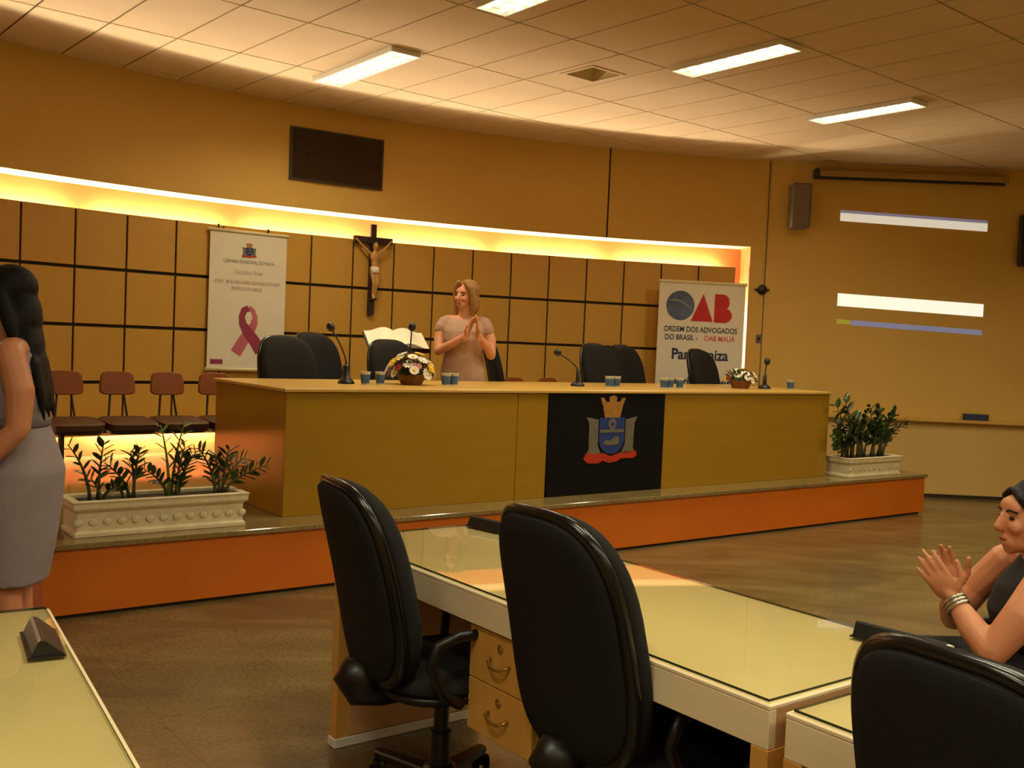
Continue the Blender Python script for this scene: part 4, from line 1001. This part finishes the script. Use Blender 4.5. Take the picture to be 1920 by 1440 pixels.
for s in (-1, 1):
    b.tube([(s * 0.085, 0.0, 0.80), (s * 0.085, -0.015, 0.44), (s * 0.08, 0.015, 0.09)], [0.085, 0.056, 0.036], 12, round_ends=True); b.tube([(s * 0.08, 0.03, 0.05), (s * 0.085, -0.11, 0.03)], [0.03, 0.024], 8, round_ends=True)
link('body', union_mesh('body', b, 0.0055, 'skin_b', 3), p1)
face_parts(p1, hm, 0.98)
dr = MB(); dr.loft([ring(0, 0, .42, .185, .14), ring(0, 0, .60, .185, .145), ring(0, 0, .82, .182, .135), ring(0, -0.005, .98, .155, .118), ring(0, -0.022, 1.08, .165, .132), ring(0, -0.018, 1.15, .168, .118, e=2.6), ring(0, -0.004, 1.215, .158, .090, e=2.6), ring(0, 0.006, 1.245, .135, .066, e=2.4)])
for s in (-1, 1): dr.tube([(s * 0.12, 0, 1.222), (s * 0.160, -0.002, 1.212), (s * 0.185, -0.018, 1.165)], [0.056, 0.059, 0.058], 14, round_ends=True)
link('dress', union_mesh('dress', dr, 0.008, 'dress_mauve', 4), p1)
h_ = MB(); r3 = hm.to_3x3()
def HP(x, y, z): return hm @ Vector((x, y, z))
h_.ell(HP(0, 0.040, 0.045), (0.090, 0.094, 0.098), 16, 11, rot=r3); h_.ell(HP(0, 0.070, -0.05), (0.088, 0.055, 0.11), 16, 11, rot=r3)
for s in (-1, 1):
    h_.tube([HP(s * 0.030, -0.055, 0.118), HP(s * 0.068, -0.035, 0.075), HP(s * 0.086, -0.012, 0.0), HP(s * 0.090, 0.0, -0.075), HP(s * 0.080, -0.008, -0.135)], [0.020, 0.028, 0.030, 0.032, 0.016], 10, round_ends=True)
link('hair', union_mesh('hair', h_, 0.007, 'hair_blond', 3), p1)
MB().tube([(0.012 * math.cos(i * .5) * 8 * .75, -0.085 + 0.05 * (1 - math.cos(i * .25)) - 0.045 * math.sin(i * .25) , 1.25 - 0.16 * math.sin(i * .251)) for i in range(13)], 0.003, 5).build('necklace', 'brass', p1)
shoes(p1, ((-0.085, 0, 0.1), (0.085, 0, -0.1)))

# ---- 2: dark-haired woman at the left edge (side view, facing left)
p2 = thing('person', 'long-haired woman in a lavender-grey sleeveless dress standing at the left edge', 'person', (-1.925, 3.92, 0), R_(-76))
# local -y = facing; after rotation she faces -x (left)
hm = MT((0.0, -0.045, 1.535), R_(0), R_(2))
b = MB(); head_into(b, hm, 1.02)
b.tube([(0, 0.0, 1.30), (0, -0.03, 1.45)], [0.056, 0.050], 12, round_ends=True)
b.ell((0, 0.0, 1.24), (0.165, 0.098, 0.14)); b.ell((0, 0.01, 1.08), (0.14, 0.095, 0.13)); b.ell((0, 0.01, 0.90), (0.175, 0.125, 0.15))
b.tube([(-0.155, 0.02, 1.345), (0.155, 0.02, 1.345)], 0.052, 10, round_ends=True)
for s in (-1, 1):
    b.ell((s * 0.075, -0.075, 1.21), (0.065, 0.065, 0.065)); b.ell((s * 0.075, 0.075, 0.90), (0.085, 0.085, 0.10))
    ay = 0.025 if s > 0 else -0.06
    b.tube([(s * 0.175, 0.02, 1.335), (s * 0.215, 0.04 + ay, 1.20), (s * 0.228, 0.04 + ay, 1.06)], [0.050, 0.052, 0.043], 12, round_ends=True)
    b.tube([(s * 0.228, 0.04 + ay, 1.06), (s * 0.225, -0.03, 0.96), (s * 0.20, -0.11, 0.87)], [0.042, 0.038, 0.026], 12, round_ends=True)
    hand_into(b, (s * 0.20, -0.11, 0.87), (-s * 0.12, -0.42, -0.9), (-s, 0, 0), -1 if s > 0 else 1, 0.35)
    b.tube([(s * 0.09, 0.03, 0.86), (s * 0.085, 0.0, 0.47), (s * 0.08, 0.045, 0.10)], [0.095, 0.058, 0.037], 12, round_ends=True); b.tube([(s * 0.08, 0.05, 0.05), (s * 0.085, -0.10, 0.03)], [0.03, 0.024], 8, round_ends=True)
link('body', union_mesh('body', b, 0.0065, 'skin', 3), p2)
face_parts(p2, hm, 1.02)
dr = MB(); dr.loft([ring(0, 0.01, .45, .172, .125), ring(0, 0.015, .58, .186, .142), ring(0, 0.02, .74, .196, .158), ring(0, 0.022, .88, .198, .166), ring(0, 0.015, .98, .175, .140), ring(0, 0.005, 1.065, .150, .118), ring(0, -0.005, 1.16, .162, .128), ring(0, -0.012, 1.24, .168, .124), ring(0, 0.0, 1.33, .152, .092, e=2.5), ring(0, 0.0, 1.385, .112, .060, e=2.4)])
link('dress', union_mesh('dress', dr, 0.009, 'dress_grey', 5), p2)
MB().loft([ring(0, 0.005, 1.052, .156, .124), ring(0, 0.005, 1.062, .159, .127), ring(0, 0.005, 1.078, .159, .127), ring(0, 0.005, 1.088, .155, .123)]).build('belt', 'belt', p2, smooth=True)
h_ = MB(); r3 = hm.to_3x3()
h_.ell(HP(0, 0.026, 0.05), (0.086, 0.100, 0.090), 16, 11, rot=r3); h_.ell((0, 0.030, 1.46), (0.092, 0.066, 0.13)); h_.ell((0, 0.062, 1.33), (0.10, 0.044, 0.14)); h_.ell((0, 0.092, 1.22), (0.10, 0.030, 0.14))
for s in (-1, 1): h_.tube([(s * 0.04, -0.09, 1.63), (s * 0.085, -0.04, 1.56), (s * 0.095, 0.0, 1.44), (s * 0.10, 0.03, 1.34)], [0.02, 0.03, 0.030, 0.016], 10, round_ends=True)
for i in range(7):
    x = -0.09 + 0.03 * i
    h_.tube([(x, 0.08, 1.30), (x * 1.02, 0.108, 1.19), (x * 1.0, 0.126, 1.08 + 0.02 * (i % 3))], [0.026, 0.020, 0.006], 8, round_ends=True)
link('hair', union_mesh('hair', h_, 0.008, 'hair_dark', 3), p2)
shoes(p2, ((-0.085, 0.02, 0.05), (0.085, 0.02, -0.05)))

# ---- 3: seated woman clapping at the right edge (faces left, towards the stage)
p3l = Vector((1.70, 3.12, 0)); yaw3 = R_(-72)
p3 = thing('person', 'seated woman in an open-sided black top clapping at the right edge', 'person', p3l, 0.0)
# local axes are the world's here: she faces -x, a little towards +y
def Q(x, y, z): return (x - p3l.x, y - p3l.y, z)
hm = MT(Q(1.580, 3.04, 0.985), R_(-88), R_(3), R_(0))
b = MB(); head_into(b, hm, 0.97)
b.tube([Q(1.645, 3.04, 0.81), Q(1.605, 3.04, 0.92)], [0.058, 0.050], 12, round_ends=True)
b.ell(Q(1.65, 3.05, 0.74), (0.115, 0.155, 0.14)); b.ell(Q(1.67, 3.05, 0.60), (0.115, 0.14, 0.13)); b.ell(Q(1.69, 3.05, 0.50), (0.14, 0.17, 0.09))
b.tube([Q(1.625, 2.92, 0.845), Q(1.64, 3.19, 0.845)], 0.055, 10, round_ends=True)
# near arm
b.tube([Q(1.565, 2.90, 0.835), Q(1.49, 2.88, 0.73), Q(1.415, 2.89, 0.625)], [0.056, 0.055, 0.044], 14, round_ends=True)
b.tube([Q(1.415, 2.89, 0.625), Q(1.385, 2.95, 0.675), Q(1.360, 3.02, 0.735)], [0.044, 0.041, 0.028], 14, round_ends=True)
hand_into(b, Q(1.358, 3.025, 0.745), (-0.60, 0.10, 0.72), (0.30, 0.90, 0.15), -1, 0.16)
# far arm
b.tube([Q(1.60, 3.21, 0.835), Q(1.53, 3.27, 0.72), Q(1.47, 3.27, 0.625)], [0.052, 0.050, 0.042], 12, round_ends=True)
b.tube([Q(1.47, 3.27, 0.625), Q(1.43, 3.20, 0.68), Q(1.405, 3.12, 0.735)], [0.042, 0.038, 0.027], 12, round_ends=True)
hand_into(b, Q(1.402, 3.115, 0.745), (-0.45, -0.06, 0.85), (-0.2, -0.95, 0.1), 1, 0.16)
# legs
for yy, kz in ((2.97, 0.535), (3.14, 0.52)):
    b.tube([Q(1.67, yy, 0.50), Q(1.30, yy + 0.02, kz), Q(1.27, yy + 0.02, 0.44)], [0.085, 0.068, 0.062], 12, round_ends=True)
    b.tube([Q(1.27, yy + 0.02, 0.46), Q(1.26, yy + 0.02, 0.10)], [0.058, 0.037], 12, round_ends=True); b.tube([Q(1.27, yy + 0.02, 0.05), Q(1.13, yy + 0.02, 0.03)], [0.03, 0.024], 8, round_ends=True)
link('body', union_mesh('body', b, 0.005, 'skin', 3), p3)
face_parts(p3, hm, 0.97)
cl = MB()
def ringQ(x, y, z, rx, ry): return ring(x - p3l.x, y - p3l.y, z, rx, ry)
cl.loft([ringQ(1.69, 3.05, .47, .165, .185), ringQ(1.68, 3.05, .55, .145, .165), ringQ(1.67, 3.05, .62, .128, .152)])
cl.loft([ringQ(1.625, 3.05, .60, .10, .150), ringQ(1.60, 3.05, .70, .105, .155), ringQ(1.61, 3.05, .78, .095, .135), ringQ(1.635, 3.05, .845, .075, .105), ringQ(1.64, 3.045, .885, .064, .072)])
cl.tube([Q(1.60, 2.94, .80), Q(1.63, 2.955, .90), Q(1.68, 2.97, .89)], 0.024, 8, round_ends=True)
cl.tube([Q(1.55, 2.90, .68), Q(1.66, 2.885, .655), Q(1.76, 2.95, .64)], 0.022, 8, round_ends=True)
cl.tube([Q(1.56, 2.915, .76), Q(1.60, 2.892, .70), Q(1.66, 2.885, .655)], 0.022, 8, round_ends=True)
link('top', union_mesh('top', cl, 0.007, 'black_cloth', 3), p3)
tr_ = MB()
for yy, kz in ((2.97, 0.535), (3.14, 0.52)):
    tr_.tube([Q(1.70, yy, 0.50), Q(1.30, yy + 0.02, kz), Q(1.265, yy + 0.02, 0.44)], [0.10, 0.080, 0.074], 14, round_ends=True); tr_.tube([Q(1.265, yy + 0.02, 0.46), Q(1.26, yy + 0.02, 0.14)], [0.070, 0.058], 14, round_ends=True)
tr_.ell(Q(1.70, 3.05, .49), (.155, .19, .10))
link('trousers', union_mesh('trousers', tr_, 0.009, 'black_cloth', 3), p3)
h_ = MB(); r3 = hm.to_3x3()
h_.ell(HP(0, 0.032, 0.052), (0.084, 0.092, 0.086), 18, 12, rot=r3); h_.ell(HP(0, 0.080, -0.03), (0.072, 0.050, 0.085), 14, 9, rot=r3)
for s in (-1, 1):
    h_.tube([HP(s * 0.012, -0.052, 0.094), HP(s * 0.045, -0.053, 0.074), HP(s * 0.064, -0.035, 0.040), HP(s * 0.073, -0.012, -0.005), HP(s * 0.070, -0.012, -0.050)], [0.013, 0.012, 0.011, 0.009, 0.004], 8, round_ends=True)
h_.ell(HP(0, 0.12, 0.05), (0.048, 0.045, 0.048), 12, 8, rot=r3)
link('hair', union_mesh('hair', h_, 0.006, 'hair_dark', 2), p3)
wr = Vector(Q(1.362, 3.012, 0.728)); dw = Vector((-0.025, 0.07, 0.06)).normalized()
br = MB()
u_ = dw.orthogonal().normalized(); v2_ = dw.cross(u_)
for off in (-0.012, 0.0, 0.012):
    br.tube([wr + dw * off + (u_ * math.cos(i * PI / 8) + v2_ * math.sin(i * PI / 8)) * 0.034 for i in range(17)], 0.006, 6)
br.build('bracelet', 'silver', p3, smooth=True)
tr2 = [(1.26 - p3l.x, 2.99 - p3l.y, R_(-90)), (1.26 - p3l.x, 3.16 - p3l.y, R_(-90))]
shoes(p3, tr2)
place(chair, cst, Vector((1.69, 3.06, 0)), PI - R_(3), 'black office chair under the seated clapping woman', GF)
